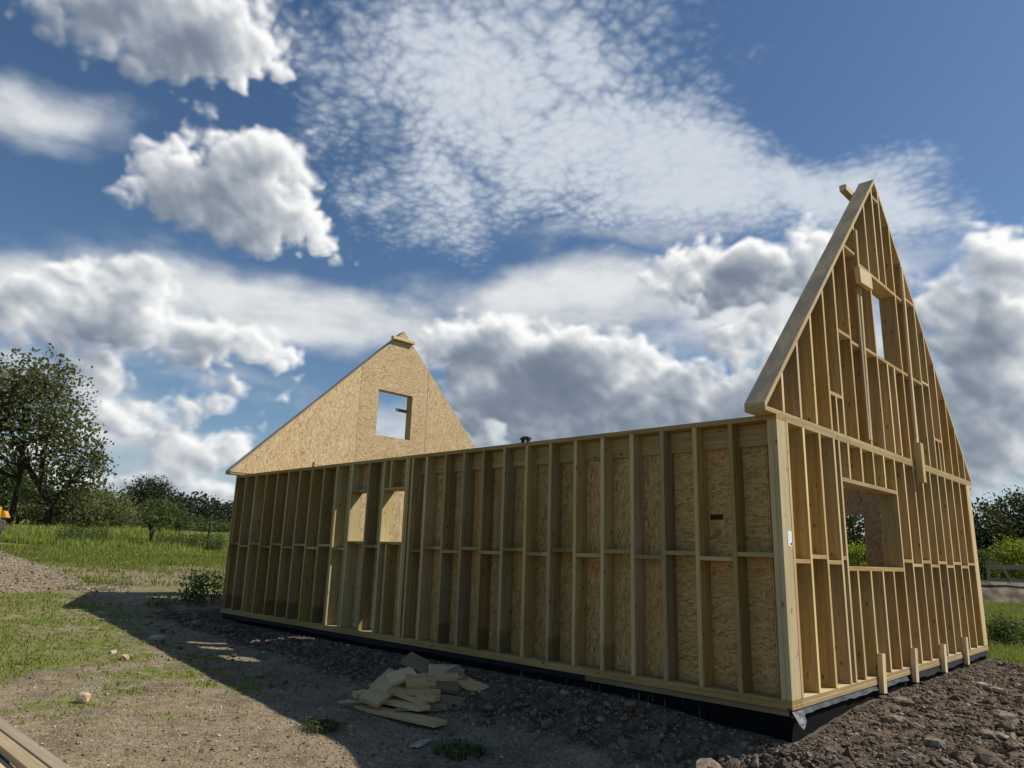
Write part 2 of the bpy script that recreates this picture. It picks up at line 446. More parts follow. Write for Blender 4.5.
def wood(name, light, dark, knot, stain=None, stain_amt=0., tone=.18, edge=1., foot=False):
    m, g, b = material(name, .75, .15)
    oi = g.node('ShaderNodeObjectInfo'); tc = g.node('ShaderNodeTexCoord')
    rnd = oi.outputs['Random']
    p = g.v('ADD', tc.outputs['Object'], g.v('SCALE', g.comb(rnd, g.m('FRACT', g.m('MULTIPLY', rnd, 7.3)), g.m('FRACT', g.m('MULTIPLY', rnd, 31.7))), scale=23.))
    wob = g.v('SCALE', g.v('SUBTRACT', g.noise(p, 1.6, 2, color=True), (.5, .5, .5)), scale=.05)
    gp = g.v('MULTIPLY', g.v('ADD', p, wob), (.9, 26, 26))
    n1 = g.noise(gp, 1.0, 4, .6)
    n2 = g.noise(g.v('MULTIPLY', p, (2.5, 160, 160)), 1.0, 2, .5)
    c = g.mix(g.ss(n1, .3, .7), light, dark)
    c = g.mix(g.m('MULTIPLY', g.ss(n2, .45, .75), .28), c, dark)
    kp = g.v('MULTIPLY', p, (5.2, 10, 10))
    kd = g.voro(kp, 1.0)
    ks = g.m('ADD', kd, g.m('MULTIPLY', g.noise(p, 30, 2), .06))
    c = g.mix(g.m('MULTIPLY', g.ss(ks, .20, .09), .85), c, knot)
    big = g.noise(p, 1.3, 3, .6)
    c = g.mix(g.ss(big, .35, .7, 0, .5), c, dark)
    if stain:
        s1 = g.noise(g.v('MULTIPLY', p, (2.2, 5, 5)), 1.0, 6, .7)
        geo = g.node('ShaderNodeNewGeometry')
        upz = g.ss(g.sep(geo.outputs['Normal'])[2], .25, .6, .15, 1.)
        c = g.mix(g.m('MULTIPLY', g.ss(s1, .42, .58, .3, 1.), g.m('MULTIPLY', upz, stain_amt)), c, stain)
    if foot:           # some feet have soaked up water
        lx = g.sep(tc.outputs['Object'])[0]
        wet = g.m('MULTIPLY', g.m('GREATER_THAN', g.m('FRACT', g.m('MULTIPLY', rnd, 11.9)), .6), g.ss(g.m('ADD', lx, g.m('MULTIPLY', g.noise(p, 9, 2), .12)), .34, .27))
        c = g.mix(g.m('MULTIPLY', wet, .6), c, dark)
        c = g.mix(g.m('MULTIPLY', wet, .35), c, knot)
    if edge != 1:      # sunlight painted in: narrow edges made paler than the wide faces
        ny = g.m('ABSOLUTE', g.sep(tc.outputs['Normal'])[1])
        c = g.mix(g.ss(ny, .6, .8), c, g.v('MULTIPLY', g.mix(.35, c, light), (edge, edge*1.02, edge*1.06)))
    hv = g.node('ShaderNodeHueSaturation')
    g.put(hv.inputs['Color'], c)
    g.put(hv.inputs['Value'], g.m('MULTIPLY_ADD', g.m('FRACT', g.m('MULTIPLY', rnd, 13.7)), 2*tone, 1-tone))
    g.put(hv.inputs['Hue'], g.m('MULTIPLY_ADD', g.m('FRACT', g.m('MULTIPLY', rnd, 19.3)), .022, .489))
    g.put(hv.inputs['Saturation'], g.m('MULTIPLY_ADD', g.m('FRACT', g.m('MULTIPLY', rnd, 5.1)), .25, .88))
    g.put(b.inputs['Base Color'], hv.outputs[0])
    bump(g, b, g.m('ADD', n1, g.m('MULTIPLY', n2, .5)), .25, .003)
    return m

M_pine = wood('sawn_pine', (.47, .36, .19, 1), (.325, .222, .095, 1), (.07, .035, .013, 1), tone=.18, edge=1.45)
M_treated = wood('treated_pine', (.43, .335, .16, 1), (.28, .205, .088, 1), (.05, .032, .014, 1), tone=.27, edge=1.1, foot=True)
M_post = wood('sunlit_post', (.53, .455, .255, 1), (.39, .315, .15, 1), (.09, .06, .025, 1), tone=.04)  # brighter copy of the treated pine, sunlight put into its colour
M_beam = wood('dull_beam', (.42, .35, .24, 1), (.31, .25, .16, 1), (.1, .07, .04, 1), tone=.10)
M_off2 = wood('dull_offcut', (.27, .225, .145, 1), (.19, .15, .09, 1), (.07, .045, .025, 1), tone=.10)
M_rake = wood('weathered_rafter', (.56, .45, .27, 1), (.42, .32, .17, 1), (.1, .06, .03, 1), stain=(.235, .215, .18, 1), stain_amt=.85)
M_pale = wood('pale_batten', (.68, .56, .38, 1), (.55, .42, .25, 1), (.2, .11, .05, 1), tone=.08)
M_grey = wood('grey_timber', (.46, .43, .38, 1), (.31, .29, .25, 1), (.1, .08, .06, 1), tone=.12)

def osb(name, k=1.0, tint=(1, 1, 1)):
    m, g, b = material(name, .62, .25)
    tc = g.node('ShaderNodeTexCoord')
    p = tc.outputs['Object']           # local X = length of the sheet, Y across it
    cols = None; hsum = None
    for i, (ang, sx, sy) in enumerate(((0.5, 14, 52), (1.55, 15, 56), (2.6, 13, 50), (.0, 18, 72))):
        mp = g.node('ShaderNodeMapping'); g.put(mp.inputs[0], p)
        mp.inputs['Location'].default_value = (i*3.1, i*1.7, 0); mp.inputs['Rotation'].default_value = (0, 0, ang); mp.inputs['Scale'].default_value = (1, 1, .3)
        q = g.v('MULTIPLY', mp.outputs[0], (sx, sy, 3))
        vc = g.voro(q, 1.0, out='Color')
        r, gg, bb = g.sep(vc)
        cr = g.node('ShaderNodeValToRGB'); e = cr.color_ramp.elements
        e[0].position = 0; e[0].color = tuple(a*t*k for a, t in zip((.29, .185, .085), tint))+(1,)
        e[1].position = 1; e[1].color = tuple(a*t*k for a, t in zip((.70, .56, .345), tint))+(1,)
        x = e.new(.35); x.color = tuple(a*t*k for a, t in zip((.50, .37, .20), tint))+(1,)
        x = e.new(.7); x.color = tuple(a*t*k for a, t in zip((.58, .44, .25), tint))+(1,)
        g.put(cr.inputs[0], r)
        if cols is None: cols = cr.outputs[0]; hsum = r
        else:
            f = g.ss(bb, .5, .54)
            cols = g.mix(f, cols, cr.outputs[0])
            hsum = g.m('ADD', hsum, g.m('MULTIPLY', f, g.m('SUBTRACT', r, hsum)))
    fine = g.noise(g.v('MULTIPLY', p, (40, 160, 1)), 1.0, 3, .6)
    cols = g.mix(g.ss(fine, .35, .75, 0, .3), cols, (.33*k, .21*k, .095*k, 1))
    big = g.noise(p, 1.1, 3, .55)
    cols = g.mix(g.ss(big, .4, .7, 0, .22), cols, (.40*k, .28*k, .13*k, 1))
    oi = g.node('ShaderNodeObjectInfo')
    cols = g.v('SCALE', cols, scale=g.m('MULTIPLY_ADD', oi.outputs['Random'], .24, .86))
    g.put(b.inputs['Base Color'], cols)
    bump(g, b, hsum, .3, .003)
    return m
M_osb = osb('strand_board', 1.0)
M_osb_shade = osb('strand_board_shaded', .86, (1.04, .92, .68))  # shade painted in: darker, warmer copy of the strand board

def plain(name, col, rough=.7, spec=.3, var=.25, scale=20, metal=0, bmp=0):
    m, g, b = material(name, rough, spec)
    tc = g.node('ShaderNodeTexCoord')
    n = g.noise(tc.outputs['Object'], scale, 5, .6)
    c2 = tuple(max(0, a*(1-2*var)) for a in col)
    g.put(b.inputs['Base Color'], g.mix(g.ss(n, .3, .7), c2+(1,), tuple(min(1, a*(1+var)) for a in col)+(1,)))
    b.inputs['Metallic'].default_value = metal
    if bmp: bump(g, b, n, bmp, .02)
    return m
M_sheet = plain('black_membrane', (.008, .009, .013), .7, .18, .3, 6, bmp=.5)
M_strip = plain('grey_damp_course', (.050, .053, .06), .45, .35, .4, 5, bmp=.5)
M_flap = plain('grey_flap', (.16, .16, .165), .45, .4, .4, 14, bmp=.5)
M_black = plain('black_plastic', (.015, .015, .016), .5, .4)
M_white = plain('white_paper', (.78, .79, .80), .6, .3, .05)
M_ink = plain('dark_ink', (.06, .04, .025), .8, .1, .2)
M_steel = plain('dull_steel', (.22, .21, .19), .5, .5, .2, metal=.6)

def concrete_black():
    m, g, b = material('black_tanking', .9, .08)
    tc = g.node('ShaderNodeTexCoord'); p = tc.outputs['Object']
    st = g.noise(g.v('MULTIPLY', p, (38, 2.2, 38)), 1., 3, .6)
    x, y, z = g.sep(p)
    f = g.m('MULTIPLY', g.ss(st, .60, .68), g.ss(g.noise(p, 1.1, 2), .40, .55))
    f = g.m('MULTIPLY', f, g.m('MULTIPLY', g.ss(x, 6.9, 7.6), g.m('SUBTRACT', 1.0, g.ss(x, 9.5, 10.1))))
    g.put(b.inputs['Base Color'], g.mix(g.m('MULTIPLY', f, .65), (.006, .006, .007, 1), (.38, .37, .35, 1)))
    bump(g, b, g.noise(p, 9, 4), .4, .02)
    return m
M_base = concrete_black()
M_osb_warm = osb('strand_board_bounce', .95, (1.06, .84, .66))  # warm bounced light put into the colour of this copy

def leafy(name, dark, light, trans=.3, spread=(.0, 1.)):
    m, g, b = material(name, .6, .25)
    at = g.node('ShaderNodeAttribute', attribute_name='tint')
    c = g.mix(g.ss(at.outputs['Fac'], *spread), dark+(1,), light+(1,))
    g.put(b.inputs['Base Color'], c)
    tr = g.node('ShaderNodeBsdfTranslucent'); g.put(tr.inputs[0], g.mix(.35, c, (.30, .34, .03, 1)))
    ms = g.node('ShaderNodeMixShader'); ms.inputs[0].default_value = trans
    t = m.node_tree
    t.links.new(b.outputs[0], ms.inputs[1]); t.links.new(tr.outputs[0], ms.inputs[2])
    t.links.new(ms.outputs[0], t.nodes['Material Output'].inputs[0])
    return m
M_leaf = leafy('olive_leaves', (.045, .055, .025), (.185, .19, .092), .38)
M_leaf_dark = leafy('dark_leaves', (.010, .019, .009), (.036, .055, .022), .18)
M_leaf_mid = leafy('mid_green_leaves', (.026, .046, .014), (.11, .15, .045), .32)
M_leaf_lime = leafy('lime_leaves', (.06, .09, .008), (.36, .40, .035), .40)
M_leaf_weed = leafy('weed_leaves', (.026, .046, .014), (.11, .165, .05), .32)
M_grass = leafy('grass_blades', (.085, .11, .018), (.28, .30, .07), .38)
M_meadow = leafy('meadow_grass', (.10, .145, .016), (.36, .40, .095), .42)
M_bark = plain('bark', (.06, .05, .038), .9, .1, .35, 12, bmp=.6)
M_bark_pale = plain('pale_bark', (.22, .20, .16), .9, .1, .3, 12, bmp=.5)

# ------------------------------------------------------------------ ground
def slope(x, y):
    t = -np.asarray(x, float)-.5*np.maximum(np.asarray(y, float)-12, 0)
    s = 1.5*np.log1p(np.exp(np.clip(t, -60, 60)/1.5)); s = np.where(t > 40, t, s)
    return -.70+.0585*np.minimum(s, 45)+.03*np.clip(s-45, 0, 80)

def bank(x, y):
    dx = np.maximum(np.maximum(-10.75-x, x-.05), 0); dy = np.maximum(np.maximum(-.05-y, y-7.15), 0)
    d = np.hypot(dx, dy)
    w = 1.35-.55*sstep(x, -3.5, -.2)+2.6*sstep(x+.9*np.minimum(y, 0), .0, 1.)
    k = np.clip(1-d/w, 0, 1)
    return k*k*(3-2*k), d

def height(x, y):
    x = np.asarray(x, float); y = np.asarray(y, float)
    k, d = bank(x, y)
    zb = -.13-.12*np.exp(-(x*x+y*y)/1.2)
    s = slope(x, y)
    return s+(np.maximum(zb, s)-s)*k

def hz(x, y): return float(height(x, y))

def masks(x, y):
    """soil (0..1): churned earth by the building; grass (0..1)"""
    k, d = bank(x, y)
    z0 = np.zeros_like(x)
    n1 = fbm(x*.35, y*.35, z0+2, 4, .55); n2 = fbm(x*1.3, y*1.3, z0+5, 4, .6); n3 = fbm(x*4.5, y*4.5, z0+8, 3, .6)
    right = sstep(x, -1.2, .2)
    soil = sstep(k+.28*n2, .12, .45)
    soil = np.maximum(soil, sstep(3.3-d+.9*n2, 0, .8)*sstep(x, -.5, .3))
    # grass: lawn patches in front, meadow to the west, verge to the north
    far = sstep(-x+2.2*n1, 15.6, 18.5)
    track = np.exp(-((-x-18.9+.10*(y-1)+1.0*n1)/1.9)**2)*sstep(y, -3.5, -.5)*(1-sstep(y, 5., 8.))   # bare wheel track across the field
    near = .07+.93*sstep(.85*n1+.5*n2+.6*n3+.26*sstep(-x, 5.5, 9)+.14*sstep(-y, 1.5, 4.)-.33*sstep(x, -5.5, -2.5)-.22*sstep(-y, 2.2, 1.2), 0., .42)*.9
    grass = np.maximum(near, far*(1-.97*np.clip(1.3*track, 0, 1)*sstep(n2+.75, .1, .6)))
    north = sstep(y-.35*x*0+1.0*n2, 9.3, 11.)
    grass = np.maximum(grass, north*sstep(-d, -1e3, -2.2)*1.0)
    grass = np.maximum(grass, sstep(x+.6*n2, 3.2, 4.2)*.5*sstep(n3, -.3, .3))
    grass = grass*(1-soil*.97)
    return soil, np.clip(grass, 0, 1)

def axis(lo, a, b, hi, step, grow):
    c = list(np.arange(a, b, step)); s = step; v = a; L = []
    while v > lo: s *= grow; v -= s; L.append(v)
    s = step; v = c[-1]; Rr = []
    while v < hi: s *= grow; v += s; Rr.append(v)
    return np.array(L[::-1]+c+Rr)
gx = axis(-1500, -16.5, 2.6, 1500, .05, 1.05); gy = axis(-1500, -6., 8.6, 1500, .05, 1.05)
X, Y = np.meshgrid(gx, gy)
Z = height(X, Y)
near = (np.abs(X+7) < 26) & (np.abs(Y-1) < 22)
soil = np.zeros_like(X); grass = np.ones_like(X)
xs, ys = X[near], Y[near]
z0 = np.zeros_like(xs)
so, gr_ = masks(xs, ys); soil[near] = so; grass[near] = gr_
clod = fbm(xs*2.2, ys*2.2, z0, 5, .62)*.10+np.clip(.42-worley(xs*5.2+.6*fbm(xs*3, ys*3, z0, 2), ys*5.2), -.3, .4)*.065+np.clip(.4-worley(xs*13, ys*13, 5), -.3, .4)*.028
flatn = fbm(xs*.9, ys*.9, z0+4, 5, .55)*.035+fbm(xs*9, ys*9, z0+1, 3, .6)*.008
_, dd = bank(xs, ys)
calm = sstep(dd, .0, .22)
Z[near] += (clod*so*(.25+.75*calm)+flatn*(1-so)*np.clip(calm, .2, 1))
Z = np.where((X > -10.6) & (X < -.1) & (Y > .1) & (Y < 7.0), np.minimum(Z, -.45), Z)
ny, nx = X.shape
idx = np.arange(nx*ny).reshape(ny, nx)
F = np.stack([idx[:-1, :-1], idx[:-1, 1:], idx[1:, 1:], idx[1:, :-1]], -1).reshape(-1, 4)
me = np_mesh('ground', np.stack([X, Y, Z], -1).reshape(-1, 3), F, smooth=True, attrs={'soil': soil, 'grass': grass})

def ground_mat():
    m, g, b = material('earth_gravel_and_turf', .95, .12)
    geo = g.node('ShaderNodeNewGeometry'); p = geo.outputs['Position']
    sa = g.node('ShaderNodeAttribute', attribute_name='soil').outputs['Fac']
    ga = g.node('ShaderNodeAttribute', attribute_name='grass').outputs['Fac']
    n1 = g.noise(p, .8, 4, .6); n2 = g.noise(p, 7, 5, .65); n3 = g.noise(p, 45, 3, .6)
    peb = g.voro(p, 52, out='Color'); pr, pg, pb = g.sep(peb); pd = g.voro(p, 52)
    grav = g.mix(g.ss(n2, .3, .7), (.20, .155, .098, 1), (.33, .27, .178, 1))
    grav = g.mix(g.ss(n1, .35, .65, 0, .55), grav, (.28, .21, .125, 1))
    n4 = g.noise(p, 2.3, 5, .7)
    grav = g.mix(g.ss(n4, .42, .66, 0, .75), grav, (.125, .102, .058, 1))
    grav = g.mix(g.m('MULTIPLY', g.ss(pr, .45, .95), g.ss(pd, .55, .2)), grav, (.42, .38, .31, 1))
    grav = g.mix(g.m('MULTIPLY', g.ss(pg, .6, .9), .6), grav, (.11, .09, .065, 1))
    earth = g.mix(g.ss(n2, .3, .72), (.05, .038, .028, 1), (.150, .118, .088, 1))
    earth = g.mix(g.ss(n1, .4, .7, 0, .5), earth, (.165, .125, .09, 1))
    earth = g.mix(g.m('MULTIPLY', g.ss(n3, .55, .75), .4), earth, (.28, .235, .19, 1))
    c = g.mix(sa, grav, earth)
    turf = g.mix(g.ss(n2, .3, .7), (.095, .125, .022, 1), (.20, .225, .05, 1))
    turf = g.mix(g.ss(n1, .4, .75, 0, .6), turf, (.23, .205, .075, 1))
    turf = g.mix(g.ss(n3, .5, .8, 0, .5), turf, (.05, .06, .015, 1))
    gm = g.m('ADD', ga, g.m('MULTIPLY', g.m('SUBTRACT', n3, .5), g.m('MULTIPLY', g.m('MULTIPLY', ga, g.m('SUBTRACT', 1.0, ga)), 3.5)))
    c = g.mix(g.ss(gm, .1, .95, 0, .9), c, turf)
    g.put(b.inputs['Base Color'], c)
    bump(g, b, g.m('ADD', g.m('MULTIPLY', n2, 1.2), g.m('ADD', g.m('MULTIPLY', n3, .6), g.m('MULTIPLY', pd, -.5))), .55, .02)
    return m
ground = link('ground', me, ground_mat())
tag(ground, kind='structure')

# ------------------------------------------------------------------ stones
_ico = bmesh.new(); bmesh.ops.create_icosphere(_ico, subdivisions=1, radius=1)
ICO_V = np.array([v.co[:] for v in _ico.verts]); ICO_F = np.array([[v.index for v in f.verts] for f in _ico.faces]); _ico.free()
OCT_V = np.array([(1, 0, 0), (-1, 0, 0), (0, 1, 0), (0, -1, 0), (0, 0, 1), (0, 0, -1)], float)
OCT_F = np.array([(0, 2, 4), (2, 1, 4), (1, 3, 4), (3, 0, 4), (2, 0, 5), (1, 2, 5), (3, 1, 5), (0, 3, 5)])

def rot_mats(n, r=rng):
    q = r.normal(size=(n, 4)); q /= np.linalg.norm(q, axis=1)[:, None]
    w, x, y, z = q.T
    return np.stack([1-2*(y*y+z*z), 2*(x*y-z*w), 2*(x*z+y*w), 2*(x*y+z*w), 1-2*(x*x+z*z), 2*(y*z-x*w), 2*(x*z-y*w), 2*(y*z+x*w), 1-2*(x*x+y*y)], -1).reshape(n, 3, 3)

def rocks(P, size, Vt=ICO_V, Ft=ICO_F, jit=.3, flat=.7, r=rng):
    n = len(P); k = len(Vt)
    V = Vt[None]*(1+r.uniform(-jit, jit, (n, k, 1)))*r.uniform(.55, 1.2, (n, 1, 3))
    V = np.einsum('nij,nkj->nki', rot_mats(n, r), V)
    V[:, :, 2] *= flat
    V = V*np.asarray(size)[:, None, None]+P[:, None, :]
    F = (Ft[None]+(np.arange(n)*k)[:, None, None]).reshape(-1, 3)
    return V.reshape(-1, 3), F, np.repeat(r.random(n), k)

def stone_mat(name, a, b_, c_):
    m, g, b = material(name, .9, .15)
    at = g.node('ShaderNodeAttribute', attribute_name='tint').outputs['Fac']
    geo = g.node('ShaderNodeNewGeometry')
    c = g.mix(g.ss(at, 0, .8), a+(1,), b_+(1,)); c = g.mix(g.ss(at, .86, .98), c, c_+(1,))
    n = g.noise(geo.outputs['Position'], 60, 4, .65)
    c = g.mix(g.ss(n, .35, .7, 0, .5), c, tuple(x*.55 for x in a)+(1,))
    g.put(b.inputs['Base Color'], c); bump(g, b, n, .5, .006)
    return m
M_rubble = stone_mat('rubble', (.090, .066, .047), (.215, .166, .12), (.34, .29, .23))
M_gravel = stone_mat('gravel', (.14, .115, .08), (.34, .29, .21), (.58, .53, .45))

def on_ground(x, y, lift=0): return np.stack([x, y, height(x, y)+lift], -1)

# rubble: clods and stones over the churned bank
n = 90000
x = np.concatenate([rng.uniform(-.2, 3.6, n//2), rng.uniform(-12, .6, n//2)]); y = np.concatenate([rng.uniform(-2.6, 10.2, n//2), rng.uniform(-2.2, .0, n//2)])
so, _ = masks(x, y)
inside = (x > -10.75) & (x < .06) & (y > -.06) & (y < 7.2)
keep = (rng.random(n) < so*.95+.02) & ~inside
x, y = x[keep], y[keep]
sz = np.exp(rng.normal(-4.45, .62, len(x))); sz = np.clip(sz, .004, .08)
_, dx_ = bank(x, y); sz = np.where(dx_ < .15, np.minimum(sz, .02), sz)
zj = fbm(x*2.2, y*2.2, np.zeros_like(x), 5, .62)*.10*(.25+.75*sstep(dx_, .0, .22))
P = on_ground(x, y); P[:, 2] += zj+sz*.15
x2 = rng.uniform(.02, 3.6, 70000); y2 = rng.uniform(-2.0, 8.8, 70000)
so2, _ = masks(x2, y2); k2 = rng.random(70000) < so2; x2, y2 = x2[k2], y2[k2]
s2 = np.clip(np.exp(rng.normal(-4.75, .5, len(x2))), .004, .03); _, d2 = bank(x2, y2)
P2 = on_ground(x2, y2); P2[:, 2] += fbm(x2*2.2, y2*2.2, np.zeros_like(x2), 5, .62)*.10*(.25+.75*sstep(d2, .0, .22))+s2*.2
P = np.concatenate([P, P2]); sz = np.concatenate([sz, s2])
V, F, T = rocks(P, sz, jit=.35, flat=.75)
rub = link('rubble', np_mesh('rubble', V, F, T), M_rubble); tag(rub, 'loose brown clods and stones heaped along the foot of the timber frame', 'rubble', kind='stuff')
# gravel: pebbles over the trodden yard
n = 85000
rr = 1.6+12.5*rng.random(n)**1.25; aa = rng.uniform(R(92), R(178), n)
x = CAM.x+rr*np.cos(aa); y = CAM.y+rr*np.sin(aa)
so, gr_ = masks(x, y)
inside = (x > -10.75) & (x < .06) & (y > -.06) & (y < 7.2)
keep = (rng.random(n) < (1-gr_*.85)*(1-so*.7)) & ~inside
x, y = x[keep], y[keep]
sz = np.clip(np.exp(rng.normal(-5.0, .55, len(x))), .003, .03)
P = on_ground(x, y); P[:, 2] += fbm(x*.9, y*.9, np.zeros_like(x)+4, 5, .55)*.035*(1-so[keep])+sz*.2
V, F, T = rocks(P, sz, OCT_V, OCT_F, jit=.25, flat=.7)
gv = link('gravel', np_mesh('gravel', V, F, T), M_gravel); tag(gv, 'small pale pebbles scattered over the trodden yard in front', 'gravel', kind='stuff')

def single_stone(name, xy, size, squash, mat, label, cat='stone', sink=.25, seed=0):
    r = np.random.default_rng(seed+100)
    bm = bmesh.new(); bmesh.ops.create_icosphere(bm, subdivisions=2, radius=1)
    for v in bm.verts:
        c = v.co.copy(); q = max(abs(c.x), abs(c.y), abs(c.z))
        c = c.lerp(c/q*.8, .6); nz = 1+.22*float(perlin(np.array([c.x*1.6+seed]), np.array([c.y*1.6]), np.array([c.z*1.6]))[0])*2
        v.co = Vector((c.x*squash[0], c.y*squash[1], c.z*squash[2]))*size*nz
    bmesh.ops.rotate(bm, verts=bm.verts, matrix=Matrix.Rotation(r.uniform(0, 6.28), 3, 'Z') @ Matrix.Rotation(r.uniform(-.3, .3), 3, 'X'))
    o = bm_obj(name, bm, mat); o.location = (xy[0], xy[1], hz(*xy)+size*squash[2]*(1-2*sink))
    return tag(o, label, cat)
M_st_pale = plain('pale_stone', (.40, .37, .31), .85, .2, .15, 30, bmp=.4)
M_st_brown = plain('brown_stone', (.25, .20, .155), .9, .15, .25, 25, bmp=.5)
M_st_tan = plain('tan_stone', (.47, .35, .24), .85, .2, .15, 25, bmp=.4)
for i, (xy, s, sq, mt, lab) in enumerate([
    ((-7.95, -2.68), .055, (1.2, .8, .7), M_st_pale, 'white stone on the gravel just outside the shadow edge, left of the tan one'),
    ((-7.57, -2.65), .062, (1.1, .9, .7), M_st_tan, 'tan stone on the gravel just right of the white one near the shadow edge'),
    ((-8.84, -1.78), .085, (1.4, 1., .5), M_st_pale, 'flat pale stone lying right on the slanting edge of the long shadow'),
    ((-2.79, -1.66), .075, (2.2, .9, .3), M_st_pale, 'flat pale stone chip in the shade in front of the offcut pile'),
    ((-.45, -.62), .16, (1.2, .9, .8), M_st_brown, 'big brown stone in the shade just left of the foundation corner'),
    ((.16, 2.15), .07, (1.5, .9, .5), M_st_brown, 'long brown stone on the rubble bank below the leftmost stake'),
    ((.66, 4.1), .085, (1.3, 1., .5), M_st_tan, 'pale flat slab on the upper rubble bank at right'),
    ((.45, 4.35), .06, (1., .8, .7), M_st_pale, 'small white stone on the rubble bank beside the pale flat slab'),
    ((1.02, 1.63), .075, (1.4, 1., .5), M_st_brown, 'brown wedge of stone at the foot of the rubble bank near the right'),
    ((.83, .8), .075, (1.2, 1., .7), M_st_brown, 'dark angular clod low on the rubble bank near the photo foot'),
    ((1.0, 2.5), .11, (1.3, 1.1, .6), M_st_brown, 'large angular brown clod midway down the right part of the rubble bank'),
    ((.35, 1.35), .09, (1.5, .8, .5), M_st_brown, 'tilted brown slab on the rubble bank nearest the foundation corner'),
]): single_stone('stone', xy, s, sq, mt, lab, seed=i)
single_stone('stone_chip', (-5.61, -3.67), .056, (1.1, .7, 1.15), plain('orange_chip', (.56, .41, .28), .8, .2, .08, 15), 'upright orange-tan chip standing alone on the left foreground gravel', 'chip', .12, 31)

# ------------------------------------------------------------------ the timber frame
L, WD, H, D, T = 10.69, 7.09, 2.52, .195, .045
house = thing('house_frame', (0, 0, 0), 'unfinished timber house frame with two steep gables and open studs over strand board', 'house frame')

# base
base = boxes('foundation', [(-L+.03, -.03, .03, WD-.03, -.95, -.006)], M_base, house, bev=0)
def wavy_strip(name, p0, p1, out, z0, z1, mat, parent, seed, n=60, flare=.03):
    """a strip of plastic folded down over the edge of the base"""
    r = np.random.default_rng(seed); p0, p1, out = Vector(p0), Vector(p1), Vector(out)
    V, F = [], []
    for i in range(n+1):
        s = i/n; q = p0.lerp(p1, s)
        w = float(fbm(np.array([s*9.+seed]), np.array([seed*1.]), np.array([.5]), 3, .6)[0])
        for j in range(4):
            t = j/3
            V.append(q+out*(.008+t*(flare*(1+1.2*w))+.004*j)+Vector((0, 0, z0+(z1*(1+.5*w)-z0)*t)))
    for i in range(n):
        for j in range(3): F.append((i*4+j, i*4+j+1, i*4+j+5, i*4+j+4))
    return link(name, np_mesh(name, [tuple(v) for v in V], F, smooth=True), mat, parent)
wavy_strip('membrane_strip', (-.02, .14, 0), (-.02, 3.1, 0), (1, 0, 0), -.004, -.045, M_strip, base, 3, flare=.012)
wavy_strip('membrane_strip', (-.02, 3.2, 0), (-.02, 7.05, 0), (1, 0, 0), -.004, -.06, M_sheet, base, 5, flare=.012)
wavy_strip('membrane_strip', (-10.62, .02, 0), (-2.2, .02, 0), (0, -1, 0), -.004, -.06, M_sheet, base, 8, flare=.010)
# torn corner flap of the membrane
V = [(.0, -.01, -.006), (.02, .16, -.006), (.055, .0, -.10), (.06, .13, -.085), (.075, .03, -.135), (.06, .10, -.12)]
flap = link('membrane_flap', np_mesh('membrane_flap', V, [(0, 1, 3, 2), (2, 3, 5, 4)]), M_flap, base)

def vboard(name, x, y, z0, z1, face, mat, parent, slope=0, t=T, d=D, off=0):
    """upright stud: face 'y' stands in an eaves wall (front at y), 'x' in a gable (front at x)"""
    if face == 'y': return board(name, (x, y+off+d/2, z0), (x, y+off+d/2, z1), (0, 1, 0), d, t, mat, parent)
    return board(name, (x-off-d/2, y, z0), (x-off-d/2, y, z1), (-1, 0, 0), d, t, mat, parent, m1=-slope*t/2)

boxes('packing_board', [(-3.4, -.04, .022, .06, -.052, -.0065)], M_off2, base)
# --- long eaves wall in the shade
ew = boxes('eaves_wall', [(-L, 0, 0, D, 0, .038), (-L+.002, -.002, .003, D-.001, .038, .076), (-L, 0, 0, D, 2.474, H)], M_treated, house, (1, 0, 0))
ew['label'] = 'long shaded eaves wall with mid-height noggins'
SX = [-10.667, -10.27, -9.88, -9.48, -9.08, -8.70, -8.32, -7.94, -7.567, -7.178, -6.812, -6.762, -6.31, -5.942, -5.40, -5.352, -5.27,
      -4.965, -4.57, -4.205, -3.845, -3.469, -3.093, -2.718, -2.346, -1.969, -1.585, -1.215, -.841, -.46, -.0685]
for x in SX: vboard('stud', x, 0, .076, 2.474, 'y', M_post if x in (-7.178, -6.762, -5.942) else M_treated, ew)  # studs with sunlit sides take the lit wood colour
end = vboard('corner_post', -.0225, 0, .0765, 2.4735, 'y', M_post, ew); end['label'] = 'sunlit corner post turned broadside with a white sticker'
W1, W2 = (-6.739, -6.333), (-5.919, -5.423)
for a, b in (W1, W2):
    boxes('lintel', [(a, b, .0, D, 2.05, 2.085)], M_treated, ew)
    boxes('sill', [(a, b, .0, D, 1.285, 1.322)], M_treated, ew)
vboard('cripple_stud', -5.766, 0, 2.085, 2.474, 'y', M_treated, ew); vboard('cripple_stud', -5.766, 0, .076, 1.285, 'y', M_treated, ew)
full = [x for x in SX if x not in (-6.762, -5.40, -5.352)]
hi = True
for a, b in zip(SX[:-1], SX[1:]):
    if b-a < .15 or (a, b) in ((-6.762, -6.31), (-5.942, -5.40)): continue
    zc = (1.245 if hi else 1.200)+.018*(a+L)/L
    boxes('noggin', [(a+T/2, b-T/2, .004, D-.004, zc-.02, zc+.02)], M_treated, ew); hi = not hi
boxes('ledger_board', [(-5.24, -.092, D-.047, D-.001, 2.262, 2.472)], M_treated, ew)
holes = [[(-7.0, .08), (-6.85, .08), (-6.85, 2.05), (-7.0, 2.05)], [(W1[0], 1.322), (W1[1], 1.322), (W1[1], 2.05), (W1[0], 2.05)],
         [(-6.16, .08), (-5.97, .08), (-5.97, .42), (-6.16, .42)], [(W2[0], 1.322), (W2[1], 1.322), (W2[1], 2.05), (W2[0], 2.05)]]
